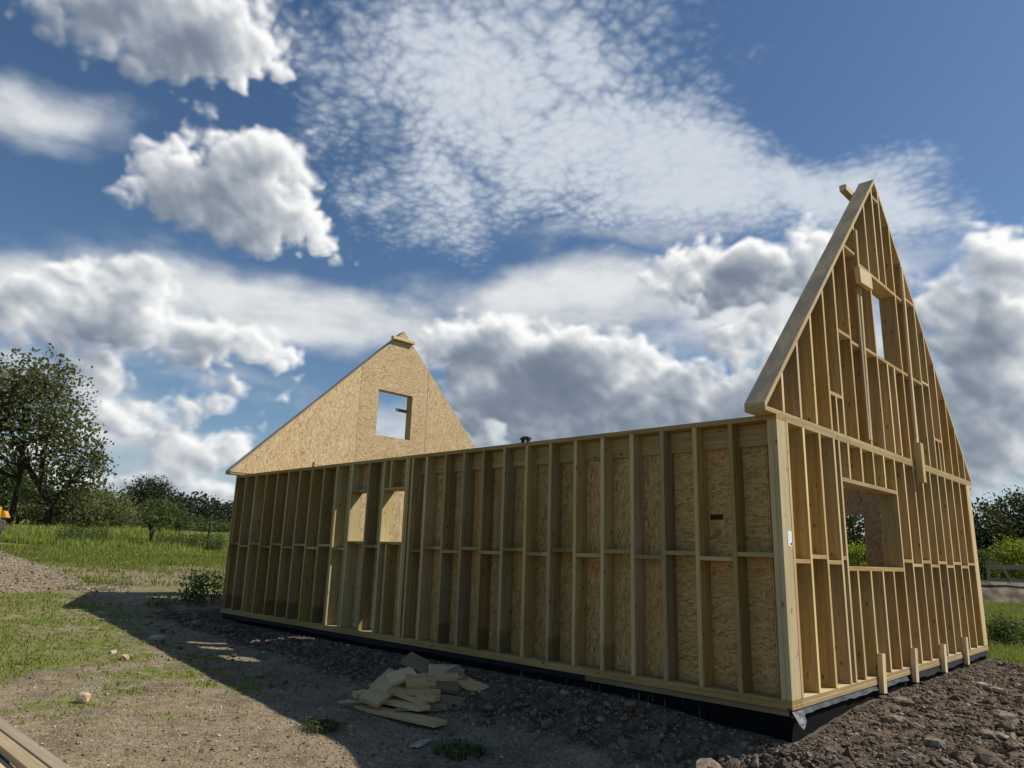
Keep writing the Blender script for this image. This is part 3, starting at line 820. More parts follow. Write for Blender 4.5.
slab('sheathing', [(-L+.21, .0), (-5.0, .0), (-5.0, H), (-L+.21, H)], holes, lambda u, v: (u, D+.001, v), (0, .012, 0), M_osb, ew, (0, 0, 1), (1, 0, 0))
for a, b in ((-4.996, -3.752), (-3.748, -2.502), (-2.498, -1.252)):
    slab('sheathing', [(a, .0), (b, .0), (b, H), (a, H)], [], lambda u, v: (u, D+.001, v), (0, .012, 0), M_osb_shade, ew, (0, 0, 1), (1, 0, 0))
slab('sheathing', [(-1.248, .0), (-.21, .0), (-.21, H), (-1.248, H)], [], lambda u, v: (u, D+.001, v), (0, .012, 0), M_osb_shade, ew, (1, 0, 0), (0, 0, 1))
boxes('stamp_mark', [(-.80, -.665, D-.003, D, 1.585, 1.635)], M_ink, ew, bev=0)
tagp = boxes('sticker', [(.0005, .0025, .10, .185, 1.34, 1.475)], M_white, end, (0, 1, 0), bev=0)
boxes('printed_mark', [(.0026, .0034, .148, .176, 1.352, 1.372)], M_ink, end, (0, 0, 1), bev=0)
# things fixed on top of the wall
clip = bmesh.new()
for (x0, x1, y0, y1, z0, z1) in ((-3.24, -3.10, .03, .09, 2.565, 2.585), (-3.225, -3.20, .04, .08, H, 2.565), (-3.14, -3.115, .04, .08, H, 2.565), (-3.21, -3.13, .03, .09, 2.585, 2.6)):
    vs = [clip.verts.new((x, y, z)) for x in (x0, x1) for y in (y0, y1) for z in (z0, z1)]
    for f in ((0, 1, 3, 2), (4, 6, 7, 5), (0, 4, 5, 1), (2, 3, 7, 6), (0, 2, 6, 4), (1, 5, 7, 3)): clip.faces.new([vs[i] for i in f])
bm_obj('lifting_bracket', clip, M_black, ew)
board('peg', (-8.05, .08, H), (-8.05, .08, 2.615), (1, 0, 0), .04, .03, M_off2, ew)

# --- rear eaves wall, seen through the openings
rw = boxes('eaves_wall', [(-L, 0, WD-D, WD, 0, .038), (-L+.002, -.002, WD-D+.001, WD-.003, .038, .076), (-L, 0, WD-D, WD, 2.474, H)], M_treated, house)
rw['label'] = 'far eaves wall seen from inside through the window opening'
for x in [-10.667, -10.27, -9.87, -9.47, -9.07, -8.67, -8.27, -7.87, -7.47, -7.07, -6.67, -6.27, -5.87, -5.47, -5.07, -4.67, -4.27, -3.87, -3.47, -3.07, -2.73, -1.555, -1.17, -.78, -.39, -.0675]:
    board('stud', (x, WD-D/2, .076), (x, WD-D/2, 2.474), (0, 1, 0), D, T, M_treated, rw)
pe = board('corner_post', (-.0225, WD-D/2, .0765), (-.0225, WD-D/2, 2.4735), (0, 1, 0), D, T, M_pale, rw)
boxes('lintel', [(-2.707, -1.578, WD-D, WD, 2.052, 2.097)], M_treated, rw); boxes('sill', [(-2.707, -1.578, WD-D, WD, 1.155, 1.198)], M_treated, rw)
slab('sheathing', [(-L+.21, 0), (-.21, 0), (-.21, H), (-L+.21, H)], [[(-2.707, 1.198), (-1.578, 1.198), (-1.578, 2.052), (-2.707, 2.052)]], lambda u, v: (u, WD-D-.001, v), (0, -.012, 0), M_osb_warm, rw, (0, 0, 1), (1, 0, 0))

# --- near gable, lower wall
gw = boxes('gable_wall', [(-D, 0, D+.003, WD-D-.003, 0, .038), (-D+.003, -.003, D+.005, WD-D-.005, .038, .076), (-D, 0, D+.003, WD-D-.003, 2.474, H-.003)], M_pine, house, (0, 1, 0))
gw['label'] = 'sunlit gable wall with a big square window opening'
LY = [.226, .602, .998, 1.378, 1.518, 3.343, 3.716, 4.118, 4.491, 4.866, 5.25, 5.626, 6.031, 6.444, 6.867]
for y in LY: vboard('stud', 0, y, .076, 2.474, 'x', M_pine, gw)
wy0, wy1 = 1.541, 3.32
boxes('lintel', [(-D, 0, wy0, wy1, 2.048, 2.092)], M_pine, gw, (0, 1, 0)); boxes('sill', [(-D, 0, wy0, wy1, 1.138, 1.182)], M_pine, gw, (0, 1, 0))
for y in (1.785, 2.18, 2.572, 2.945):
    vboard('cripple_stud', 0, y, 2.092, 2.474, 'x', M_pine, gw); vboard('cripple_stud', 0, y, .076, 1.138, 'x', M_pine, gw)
hi = False
for a, b in zip(LY[:-1], LY[1:]):
    if (a, b) == (1.518, 3.343): hi = True; continue
    zc = 1.262 if hi else 1.216
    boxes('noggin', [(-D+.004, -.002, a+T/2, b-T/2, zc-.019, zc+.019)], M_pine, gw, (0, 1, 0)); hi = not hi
slab('sheathing', [(.2, .0), (WD-.2, .0), (WD-.2, H-.004), (.2, H-.004)], [[(wy0, 1.182), (wy1, 1.182), (wy1, 2.048), (wy0, 2.048)]], lambda u, v: (-D-.001, u, v), (-.012, 0, 0), M_osb, gw, (0, 0, 1), (0, 1, 0))

# --- the two steep gable triangles
YA, ZA, EL, ER = 3.6, 6.41, -.22, 7.26
sl, sr = .9985, -1.041
def under(y): return min(ZA+sl*(y-YA)-.0636, ZA+sr*(y-YA)-.065)
def triangle(x1, za, mat_in, near):
    dz = za-ZA; zb = 2.518
    kl = (za-2.595)/(YA-EL); kr = (za-2.602)/(ER-YA); tl = T*math.hypot(1, kl); tr_ = T*math.hypot(1, kr)
    un = lambda y: min(za-kl*(YA-y)-tl, za-kr*(y-YA)-tr_)
    gt = boxes('gable_triangle', [(x1-D, x1, EL, ER, zb, zb+.044)], mat_in, house, (0, 1, 0))
    z1 = zb+.0445
    yl = YA-(za-tl-z1)/kl; yr = YA+(za-tr_-z1)/kr
    slab('rafter', [(EL, z1), (EL, za-kl*(YA-EL)), (YA-.0005, za), (YA-.0005, za-tl), (yl, z1)], [], lambda u, v: (x1, u, v), (-D, 0, 0), M_rake, gt, (0, 1, kl), (1, 0, 0))
    slab('rafter', [(ER, z1), (ER, za-kr*(ER-YA)), (YA+.0005, za), (YA+.0005, za-tr_), (yr, z1)], [], lambda u, v: (x1, u, v), (-D, 0, 0), M_rake, gt, (0, 1, -kr), (1, 0, 0))
    return gt, un, z1
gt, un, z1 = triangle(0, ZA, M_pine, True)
gt['label'] = 'sunlit open-framed gable triangle with a tall window slot and bracing boards'
def up_stud(y, z0, z1_=None, t=T, name='stud'):
    s = sl if y < YA else sr
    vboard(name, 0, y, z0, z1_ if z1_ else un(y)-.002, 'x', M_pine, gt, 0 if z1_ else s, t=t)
for y in (.182, .578, .964, 1.361, 1.738, 2.147, 2.573, 3.048, 4.072, 4.487, 4.95, 5.30, 5.70, 6.14, 6.52, 6.88): up_stud(y, z1)
for y in (3.431, 3.705): up_stud(y, z1, 3.72, name='cripple_stud'); up_stud(y, 4.862)
up_stud(1.54, z1, 2.955, t=.038, name='cripple_stud'); up_stud(5.5, z1, 2.985, t=.038, name='cripple_stud')
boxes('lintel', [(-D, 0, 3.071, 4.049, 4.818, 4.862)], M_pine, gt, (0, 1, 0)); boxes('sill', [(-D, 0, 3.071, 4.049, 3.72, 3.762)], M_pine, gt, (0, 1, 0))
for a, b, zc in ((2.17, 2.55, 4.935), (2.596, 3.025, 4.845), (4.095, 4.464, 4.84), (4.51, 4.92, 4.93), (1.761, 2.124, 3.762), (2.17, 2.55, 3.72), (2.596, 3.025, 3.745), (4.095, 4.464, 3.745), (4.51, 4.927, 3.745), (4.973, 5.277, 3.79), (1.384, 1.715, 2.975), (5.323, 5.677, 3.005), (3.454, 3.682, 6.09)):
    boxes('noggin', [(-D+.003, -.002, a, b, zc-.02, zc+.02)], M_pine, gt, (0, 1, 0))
slab('sheathing', [(-.1, z1), (7.12, z1), (YA, ZA-.09)], [[(3.071, 3.762), (4.049, 3.762), (4.049, 4.818), (3.071, 4.818)]], lambda u, v: (-D-.001, u, v), (-.012, 0, 0), M_osb, gt, (0, 0, 1), (0, 1, 0))
board('nailing_strip', (-D-.06, 3.10, 6.165), (-D-.06, 4.06, 6.165), (1, 0, 0), .09, .085, M_pale, gt)
# bracing boards nailed proud of the frame
board('brace_board', (.013, 2.50, 2.60), (.013, 2.60, 5.28), (0, 1, 0), .06, .022, M_post, gt)
board('brace_board', (.013, 2.435, 2.60), (.013, 2.455, 4.47), (0, 1, 0), .05, .022, M_beam, gt)
bl = board('brace_block', (.075, 2.34, 4.58), (.075, 2.76, 4.61), (0, 0, 1), .20, .06, M_pale, gt); bl['label'] = 'short pale board nailed across the left brace'
board('brace_board', (.016, 4.33, 2.80), (.016, 4.43, 5.36), (0, 1, 0), .06, .028, M_pale, gt)
bl = board('brace_block', (.05, 4.25, 2.275), (.045, 4.275, 2.80), (0, 1, 0), .13, .085, M_post, gt); bl['label'] = 'short pale block hanging over the floor line at the right brace'
# stakes nailed to the bottom plate
for y0, y1, zt in ((2.20, 2.165, .30), (3.33, 3.28, .28), (4.54, 4.50, .25), (5.66, 5.63, .27)):
    board('stake', (.026, y1, -.085), (.026, y0, zt), (0, 1, 0), .10, .05, M_pale, gw)

# --- far gable: lower wall and strand-boarded triangle
X2 = -L+D
fg = boxes('gable_wall', [(-L, X2, D+.003, WD-D-.003, 0, .076), (-L, X2, D+.003, WD-D-.003, 2.474, H-.003)], M_pine, house, (0, 1, 0))
fg['label'] = 'far gable wall, its strand board seen through the small openings'
for k, (a, b) in enumerate(((.21, 1.3), (1.304, 2.55), (2.554, 3.8), (3.804, 5.05), (5.054, 6.88))):
    slab('sheathing', [(a, .0), (b, .0), (b, H-.004), (a, H-.004)], [], lambda u, v: (X2+.001, u, v), (.012, 0, 0), M_osb, fg, (0, 0, 1), (0, 1, 0))
ZF = 6.27
ft, unf, z1 = triangle(X2, ZF, M_pine, False)
ft['label'] = 'far gable triangle clad in sunlit strand board with one window'
wa, wb, wc, we = 2.99, 3.955, 3.71, 4.755
kl = (ZF-2.595)/(YA-EL); kr = (ZF-2.602)/(ER-YA)
zl = lambda y: ZF-kl*(YA-y)-.018; zr = lambda y: ZF-kr*(y-YA)-.018
zo = z1+.003
f3 = lambda u, v: (X2+.001, u, v)
slab('sheathing', [(YA-(ZF-.018-zo)/kl+.02, zo), (2.493, zo), (2.493, zl(2.493))], [], f3, (.012, 0, 0), M_osb, ft, (0, 0, 1), (0, 1, 0))
slab('sheathing', [(2.502, zo), (4.398, zo), (4.398, zr(4.398)), (YA, ZF-.018), (2.502, zl(2.502))], [[(wa, wc), (wb, wc), (wb, we), (wa, we)]], f3, (.012, 0, 0), M_osb, ft, (0, 1, 0), (0, 0, 1))
slab('sheathing', [(4.407, zo), (YA+(ZF-.018-zo)/kr-.02, zo), (4.407, zr(4.407))], [], f3, (.012, 0, 0), M_osb, ft, (0, 0, 1), (0, 1, 0))
for y, a, b in ((wa-.0225, z1, unf(wa-.03)), (wb+.0225, z1, unf(wb+.03))): board('stud', (X2-D/2, y, a), (X2-D/2, y, b-.03), (1, 0, 0), D, T, M_pine, ft)
boxes('lintel', [(-L, X2, wa, wb, we, we+.045)], M_pine, ft, (0, 1, 0)); boxes('sill', [(-L, X2, wa, wb, wc-.045, wc)], M_pine, ft, (0, 1, 0))
board('batten', (-L-.03, 3.68, 4.42), (-L-.03, 4.2, 4.42), (0, 0, 1), .07, .04, M_off2, ft)
board('nailing_strip', (X2+.06, 3.22, 6.03), (X2+.06, 3.86, 6.03), (0, 0, 1), .07, .09, M_pale, ft)

# ------------------------------------------------------------------ pile of timber offcuts in the shade of the wall
PC = Vector((-3.80, -1.06)); PU = Vector((.63, .777)); PV = Vector((.777, -.63))
def offcut(u, v, z, yaw, ln, w, t, label, mat=M_treated, pitch=0, rollx=0, name='timber_offcut', group='timber offcuts in the pile'):
    u = u*.84+.03
    c = PC+PU*u+PV*v
    o = boxes(name, [(-ln/2, ln/2, -w/2, w/2, -t/2, t/2)], mat, None, bev=.003)
    # local frame of boxes(): origin in the first corner
    M = Matrix.Translation((c.x, c.y, hz(c.x, c.y)+z)) @ Matrix.Rotation(R(rollx), 4, Vector((PU.x, PU.y, 0))) @ Matrix.Rotation(R(51+yaw), 4, 'Z') @ Matrix.Rotation(R(pitch), 4, 'Y')
    o.matrix_basis = M @ o.matrix_basis
    return tag(o, label, 'offcut', group)
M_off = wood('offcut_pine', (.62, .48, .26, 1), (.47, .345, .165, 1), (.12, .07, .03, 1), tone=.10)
offcut(-.22, .22, .03, -44, 1.45, .19, .045, 'longest wide plank lying flat at the front under the timber pile', M_off)
offcut(-.16, .06, .078, -46, .90, .17, .045, 'second wide plank lying on the front plank of the pile', M_off)
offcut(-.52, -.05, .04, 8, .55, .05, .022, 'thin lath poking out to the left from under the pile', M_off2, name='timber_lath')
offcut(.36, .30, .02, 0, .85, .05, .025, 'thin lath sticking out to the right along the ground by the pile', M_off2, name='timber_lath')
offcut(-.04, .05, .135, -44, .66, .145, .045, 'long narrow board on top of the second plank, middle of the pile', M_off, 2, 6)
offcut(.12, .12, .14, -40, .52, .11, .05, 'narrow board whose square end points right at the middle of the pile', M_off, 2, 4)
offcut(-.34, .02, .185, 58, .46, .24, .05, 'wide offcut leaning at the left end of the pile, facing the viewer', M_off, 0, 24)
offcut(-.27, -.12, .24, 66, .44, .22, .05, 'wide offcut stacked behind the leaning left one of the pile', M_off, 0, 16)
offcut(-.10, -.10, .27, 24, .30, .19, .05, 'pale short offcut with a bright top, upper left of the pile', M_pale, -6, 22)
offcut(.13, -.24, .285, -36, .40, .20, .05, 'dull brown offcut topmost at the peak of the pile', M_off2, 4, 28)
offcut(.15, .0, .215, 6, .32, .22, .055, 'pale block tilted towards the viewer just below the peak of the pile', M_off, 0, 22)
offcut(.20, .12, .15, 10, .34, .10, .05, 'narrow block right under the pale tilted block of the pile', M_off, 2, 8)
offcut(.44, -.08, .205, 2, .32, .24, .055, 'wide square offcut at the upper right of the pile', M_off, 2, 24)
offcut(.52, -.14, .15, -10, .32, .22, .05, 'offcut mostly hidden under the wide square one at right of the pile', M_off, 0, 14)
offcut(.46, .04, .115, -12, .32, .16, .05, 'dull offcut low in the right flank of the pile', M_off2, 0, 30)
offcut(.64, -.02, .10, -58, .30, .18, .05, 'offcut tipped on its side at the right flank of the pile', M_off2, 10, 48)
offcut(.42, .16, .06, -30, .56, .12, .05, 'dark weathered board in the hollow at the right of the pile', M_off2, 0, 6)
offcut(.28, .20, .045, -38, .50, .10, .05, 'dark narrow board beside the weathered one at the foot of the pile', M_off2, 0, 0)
offcut(.82, .06, .045, -46, .36, .17, .05, 'lone offcut lying apart on the ground at the right end of the pile', M_off, 0, 14)
offcut(-.60, -.06, .14, 30, .16, .10, .05, 'small stub sticking out at the far left of the pile', M_off, 0, 10)

# ------------------------------------------------------------------ timbers at the photographer's feet
def ground_beam(name, a, b, w, t, mat, label):
    o = board(name, a, b, (0, 1, .0), w, t, mat, bev=.004); return tag(o, label, 'timber', 'stacked timbers in the near corner')
za = -.44
ground_beam('timber_beam', (-5.6, -4.560, -.305), (-2.6, -4.535, -.305), .10, .05, M_beam, 'upper beam with a groove, at the bottom left corner of the photo')
ground_beam('timber_beam', (-5.7, -4.668, -.313), (-2.6, -4.643, -.313), .108, .05, M_beam, 'upper beam lying tight in front of the grooved one in the near corner')
ground_beam('timber_beam', (-5.5, -4.88, -.372), (-2.6, -4.85, -.372), .30, .05, M_pale, 'bright lower plank at the very corner of the photo below the beams')

# ------------------------------------------------------------------ gravel heap at the left
hx, hy, hr = -17.1, -3.6, 3.1
m_, n_ = 70, 60
V, F = [], []
for i in range(m_+1):
    for j in range(n_):
        s = i/m_; a = 2*math.pi*j/n_
        rx = hr*s*(1+.10*math.sin(2*a+1)); V.append((hx+rx*math.cos(a)*.9, hy+rx*math.sin(a), 0))
V = np.array(V)
rel = np.hypot((V[:, 0]-hx)/.9, V[:, 1]-hy)/hr
tail = np.exp(-((V[:, 0]+15.9)/.9)**2-((V[:, 1]+1.1)/.9)**2)
hgt = 1.16*np.where(rel < .15, .87-.6*rel*rel*4, np.clip(1-rel, 0, 1)*.97)
hgt = hgt+.14*fbm(V[:, 0]*1.3, V[:, 1]*1.3, V[:, 0]*0, 4, .55)*sstep(rel, 1., .6)+.03*fbm(V[:, 0]*7, V[:, 1]*7, V[:, 0]*0, 3, .6)
V[:, 2] = height(V[:, 0], V[:, 1])+hgt-.03
F = [(i*n_+j, (i+1)*n_+j, (i+1)*n_+(j+1) % n_, i*n_+(j+1) % n_) for i in range(m_) for j in range(n_)]
def heap_mat():
    m, g, b = material('heap_gravel', .95, .1)
    geo = g.node('ShaderNodeNewGeometry'); p = geo.outputs['Position']
    vc = g.sep(g.voro(p, 42, out='Color'))[0]; n = g.noise(p, 3, 4, .6)
    c = g.mix(g.ss(vc, 0, 1), (.15, .115, .08, 1), (.34, .275, .20, 1)); c = g.mix(g.ss(n, .35, .7, 0, .45), c, (.185, .14, .10, 1))
    g.put(b.inputs['Base Color'], c); bump(g, b, g.voro(p, 42), .8, .03)
    return m
heap = thing('gravel_pile', (hx, hy, hz(hx, hy)), 'brown gravel pile tipped on the grass at the left edge', 'gravel pile')
link('gravel_mound', np_mesh('gravel_mound', V, F, smooth=True), heap_mat(), heap)
# its thin spread tail
n = 5200
t_ = rng.random(n); x = -16.2+rng.normal(0, .34, n)+.7*t_; y = -2.6+2.4*t_+rng.normal(0, .25, n)
sz = np.clip(np.exp(rng.normal(-3.9, .4, n)), .008, .05)
P = on_ground(x, y); P[:, 2] += sz*.3+.10*np.exp(-((t_-.2)/.3)**2)*rng.random(n)
aa, ra = rng.random(5200)*6.283, hr*np.sqrt(rng.random(5200))*.98
xa, ya = hx+ra*np.cos(aa)*.9, hy+ra*np.sin(aa)
rl = ra/hr; za_ = height(xa, ya)+1.16*np.where(rl < .15, .87-.6*rl*rl*4, np.clip(1-rl, 0, 1)*.97)-.02
P = np.concatenate([P, np.stack([xa, ya, za_+.14*fbm(xa*1.3, ya*1.3, xa*0, 4, .55)*sstep(rl, 1., .6)], -1)]); sz = np.concatenate([sz, np.clip(np.exp(rng.normal(-4.0, .4, 5200)), .008, .04)])
Vv, Ff, Tt = rocks(P, sz, OCT_V, OCT_F, jit=.25)
tl = link('loose_gravel', np_mesh('loose_gravel', Vv, Ff, Tt), M_gravel, heap); tag(tl, kind='stuff')

# ------------------------------------------------------------------ dumper at the left edge
M_yel = plain('yellow_paint', (.62, .33, .02), .4, .5, .08, 6)
M_tyre = plain('muddy_tyre', (.10, .09, .08), .85, .2, .4, 14, bmp=.4)
M_dark = plain('dark_frame', (.03, .03, .03), .6, .3, .2)
dx0, dy0 = -29.45, -.86
dz0 = hz(dx0, dy0)
dump = thing('site_dumper', (dx0, dy0, dz0), 'yellow site dumper with muddy tyres parked in long grass at the left edge', 'dumper')
fwd = Vector((-.45, -.89, 0)); sde = Vector((.89, -.45, 0))
def dpt(a, s, z): return Vector((dx0, dy0, dz0))+fwd*a+sde*s+Vector((0, 0, z))
def revolve(name, prof, c, axis_, mat, parent, n=40, lug=0):
    A = Vector(axis_).normalized(); U = A.orthogonal().normalized(); B = A.cross(U); V, F = [], []
    for i in range(n):
        a = 2*math.pi*i/n; d_ = U*math.cos(a)+B*math.sin(a)
        for r_, h_ in prof: V.append(tuple(Vector(c)+d_*(r_*(1+(lug if i % 2 and r_ > .55 else 0)))+A*h_))
    k = len(prof)
    for i in range(n):
        for j in range(k-1): F.append((i*k+j, ((i+1) % n)*k+j, ((i+1) % n)*k+j+1, i*k+j+1))
    return link(name, np_mesh(name, V, F), mat, parent)
for a in (.0, 1.9):
    for s in (0, -1.5):
        c = dpt(a, s, .64)
        w_ = revolve('wheel', [(.30, -.20), (.56, -.21), (.64, -.15), (.655, 0), (.64, .15), (.56, .21), (.30, .20)], c, sde, M_tyre, dump, lug=.035)
        revolve('rim', [(.0, .10), (.12, .12), (.27, .14), (.31, .19), (.31, -.19), (.27, -.14), (.0, -.10)], c, sde, M_yel, w_, n=24)
def hull(name, pts, mat, parent, bev=.02):
    bm = bmesh.new(); vs = [bm.verts.new(p) for p in pts]
    r_ = bmesh.ops.convex_hull(bm, input=vs)
    return bm_obj(name, bm, mat, parent)
def blk(name, a0, a1, s0, s1, z0, z1, mat, parent, top=0):
    return hull(name, [dpt(a, s, z) for z, e in ((z0, 0), (z1, top)) for a in (a0-e, a1+e) for s in (s0-e, s1+e)], mat, parent)
blk('chassis', -.2, 2.4, -1.1, -.4, .5, .8, M_dark, dump)
blk('skip', 1.2, 2.9, -1.55, .05, .95, 1.65, M_yel, dump, .12)
blk('engine_cover', -.55, .35, -1.2, -.3, .8, 1.35, M_yel, dump)
blk('seat', .45, .9, -1.0, -.5, .85, 1.15, M_black, dump)
for s in (.05, -1.55): hull('mudguard', [dpt(a, s+e, z) for e in (-.25, .22) for a, z in ((-.72, .98), (-.60, 1.22), (.55, 1.36), (.60, 1.26), (-.55, 1.10), (-.66, .95))], M_yel, dump)
link('roll_bar', np_mesh('roll_bar', *tubes([[(dpt(.3, -1.1, .9), .035), (dpt(.3, -1.1, 2.3), .035), (dpt(.3, -.4, 2.3), .035), (dpt(.3, -.4, .9), .035)]])), M_yel, dump)

# ------------------------------------------------------------------ wire fence posts and rails
for (x, y, h_, lab) in ((-29.45, 7.83, 1.5, 'dark upright fence post in long grass nearest the house corner'), (-36.4, 9.3, 1.6, 'thin dark fence post beside the right-hand sapling'),
                        (-31.2, 6.1, .9, 'short thin stake tied beside the left-hand sapling')):
    z = hz(x, y)
    p = thing('fence_post', (x, y, z), lab, 'fence post', 'fence posts in the long grass')
    Vt, Ft = tubes([[(Vector((x, y, z-.2)), .06), (Vector((x+.01, y, z+h_*.5)), .056), (Vector((x+.03, y+.01, z+h_)), .05), (Vector((x+.03, y+.01, z+h_+.03)), .002)]], 8)
    link('post', np_mesh('post', Vt, Ft, smooth=True), M_bark, p)
    link('wire_loop', np_mesh('wire_loop', *tubes([[(Vector((x+.07*math.cos(a), y+.07*math.sin(a), z+h_*.8)), .006) for a in np.linspace(0, 6.3, 12)]], 5)), M_steel, p)

# low soil bank with a weathered trestle rail on it, beyond the right-hand corner
bx, by = -6.4, 46.5
dirv = Vector((.70, .71, 0)).normalized(); nv = Vector((-dirv.y, dirv.x, 0))
V, F = [], []
na, nb = 90, 24
for i in range(na+1):
    for j in range(nb+1):
        s = (i/na-.5)*26+2; t = (j/nb-.5)*6.0
        q = Vector((bx, by, 0))+dirv*s+nv*t
        endf = min(1, max(0, (13-abs(s-2))/3.0))
        hh = 1.27*max(0, 1-abs(t/(2.6 if t > 0 else 1.5)))**.65*endf
        V.append((q.x, q.y, -.71+hh, s, t, endf))
F = [(i*(nb+1)+j, (i+1)*(nb+1)+j, (i+1)*(nb+1)+j+1, i*(nb+1)+j+1) for i in range(na) for j in range(nb)]
V = np.array(V); V[:, 2] += .12*fbm(V[:, 3]*.7, V[:, 4]*.9, V[:, 3]*0+2, 4)*V[:, 5]; V = V[:, :3]
bank_o = link('soil_bank', np_mesh('soil_bank', V, F, smooth=True), plain('grey_brown_soil', (.19, .155, .115), .95, .1, .3, 1.4, bmp=.5)); tag(bank_o, kind='structure')
M_rail = wood('weathered_rail', (.30, .27, .22, 1), (.20, .175, .14, 1), (.08, .06, .04, 1), tone=.1)
rail = thing('trestle_rail', (bx, by, .55), 'low weathered grey trestle rail with slanting legs on the soil bank', 'rail fence')
def rp(s, t, z): return Vector((bx, by, z))+dirv*s+nv*t
board('top_rail', rp(-1.6, 0, 1.33), rp(8, 0, 1.44), (0, 0, 1), .26, .06, M_rail, rail)
board('bottom_rail', rp(-1.6, .03, .62), rp(8, .03, .64), (0, 0, 1), .16, .06, M_rail, rail)
for s in (-1.45, .9, 2.4, 4.2, 6.0): board('post', rp(s, .05, .45), rp(s, .05, 1.32), dirv, .11, .09, M_rail, rail)
for s in (-.6, .75, 1.9, 3.6): board('strut', rp(s+.45, -.08, .45), rp(s, -.08, 1.3), dirv, .12, .06, M_rail, rail)
kerb = board('ground_plank', rp(-2.6, -.55, .50), rp(8, -.55, .50), (0, 0, 1), .06, .2, M_grey); tag(kerb, 'long pale plank lying along the crest of the soil bank', 'plank')

# ------------------------------------------------------------------ foliage builders
def leaves(C, size, tint, aspect=1.8, flat=0., r=rng):
    """one pointed leaf per centre: a rhomb bent along its mid-rib"""
    n = len(C); size = np.broadcast_to(size, (n,))
    base = np.array([(-.5, 0, 0), (0, -.5/aspect, .06), (.5, 0, -.05), (0, .5/aspect, .06)])
    Mx = rot_mats(n, r)
    V = np.einsum('nij,kj->nki', Mx, base)
    if flat: V[:, :, 2] *= (1-flat)
    V = V*size[:, None, None]+C[:, None, :]
    F = np.arange(n*4).reshape(n, 4)
    return V.reshape(-1, 3), F, np.repeat(tint, 4)

def crown_points(ells, n, clump, per, r, hollow=.35, squash=.8):
    """leaf centres in clumps spread through a set of ellipsoids (cx, cy, cz, rx, ry, rz)"""
    vol = np.array([e[3]*e[4]*e[5] for e in ells])**.75; vol /= vol.sum()
    nc = max(1, n//per); pick = r.choice(len(ells), nc, p=vol)
    E = np.array(ells)[pick]
    d = r.normal(size=(nc, 3)); d /= np.linalg.norm(d, axis=1)[:, None]
    rad = hollow+(1.02-hollow)*r.random(nc)**.6
    C = E[:, :3]+d*E[:, 3:]*rad[:, None]
    cs = r.uniform(.6, 1.3, nc)
    ct = r.normal(0, .16, nc)
    P = np.repeat(C, per, 0)+r.normal(size=(nc*per, 3))*np.array([1, 1, squash])*clump*np.repeat(cs, per)[:, None]
    top = np.repeat(d[:, 2]*.12+ct, per)
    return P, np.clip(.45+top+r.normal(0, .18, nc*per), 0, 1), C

def tree(name, label, cat, base, ells, n, leaf, clump, mat, trunk, bark=None, per=14, seed=0, group=None, hollow=.3, limbs=22, limb_r=.035, aspect=1.7):
    r = np.random.default_rng(seed+900)
    t = thing(name, base, label, cat, group)
    P, tint, C = crown_points(ells, n, clump, per, r, hollow)
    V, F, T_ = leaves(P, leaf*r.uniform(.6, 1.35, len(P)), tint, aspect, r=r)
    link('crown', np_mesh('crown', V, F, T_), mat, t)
    paths = [list(p) for p in trunk]
    # limbs run from the upper stems out to leaf clumps
    stems = [q for p in trunk for q in p[1:]]
    for k in r.choice(len(C), min(limbs, len(C)), replace=False):
        c = Vector(C[k]); s = min(stems, key=lambda q: (Vector(q[0])-c).length+(3 if q[0][2] > c.z else 0))
        a = Vector(s[0]); mid = a.lerp(c, .5)+Vector(r.normal(0, .06, 3))*(c-a).length
        paths.append([(a, min(s[1]*.7, limb_r*2)), (mid, limb_r), (c, limb_r*.3)])
    V, F = tubes(paths, 7)
    link('trunk', np_mesh('trunk', V, F, smooth=True), bark or M_bark, t)
    return t

def shrub(name, label, base, ells, n, leaf, clump, mat, seed, group=None, cat='shrub', per=12, hollow=.2):
    x, y, z = base
    stems = [[((x, y, z-.1), .05), ((x+.1*math.cos(a), y+.1*math.sin(a), z+.35*(ells[0][2]-z)), .035), (ells[0][:3], .02)] for a in (0, 2.1, 4.2)]
    return tree(name, label, cat, base, ells, n, leaf, clump, mat, stems, seed=seed, group=group, per=per, hollow=hollow, limbs=10, limb_r=.018)

# ------------------------------------------------------------------ trees to the west
b0 = (-40.67, 4.37, 1.55)
tree('big_tree', 'tall olive-green tree with forked leaning trunk and a wide airy crown at the left edge', 'tree', b0,
     [(-40.9, 2.1, 7.5, 3.1, 3.2, 2.8), (-39.4, 4.1, 6.3, 1.7, 1.8, 2.1), (-40.0, 2.6, 9.1, 1.9, 2.0, 1.55), (-38.9, 4.9, 4.7, 1.2, 1.3, 1.2), (-43., .2, 7.2, 3., 3., 3.2), (-40.0, 4.3, 3.6, 1.9, 2., .8), (-39.4, 5.0, 3.1, 1.3, 1.4, .9), (-38.5, 5.4, 5.3, .8, .8, .6)],
     16000, .20, .34, M_leaf,
     [[(b0, .23), ((-40.45, 4.25, 2.4), .19), ((-40.4, 4.19, 3.0), .17), ((-40.89, 3.13, 4.7), .14), ((-41.46, 1.76, 7.2), .08), ((-41.6, 1.2, 9.0), .03)],
      [((-40.4, 4.19, 3.0), .15), ((-39.6, 4.7, 4.1), .11), ((-38.7, 5.1, 5.3), .05), ((-38.3, 5.4, 6.2), .02)],
      [((-40.6, 3.6, 4.0), .12), ((-40.0, 3.4, 6.2), .08), ((-39.6, 3.3, 8.3), .03)],
      [((-42.4, 3.0, 1.7), .16), ((-41.6, 2.9, 4.2), .13), ((-40.9, 2.6, 6.7), .09), ((-40.7, 2.0, 9.0), .03)]], per=9, seed=1, hollow=.12, limbs=60, limb_r=.04, aspect=1.5)
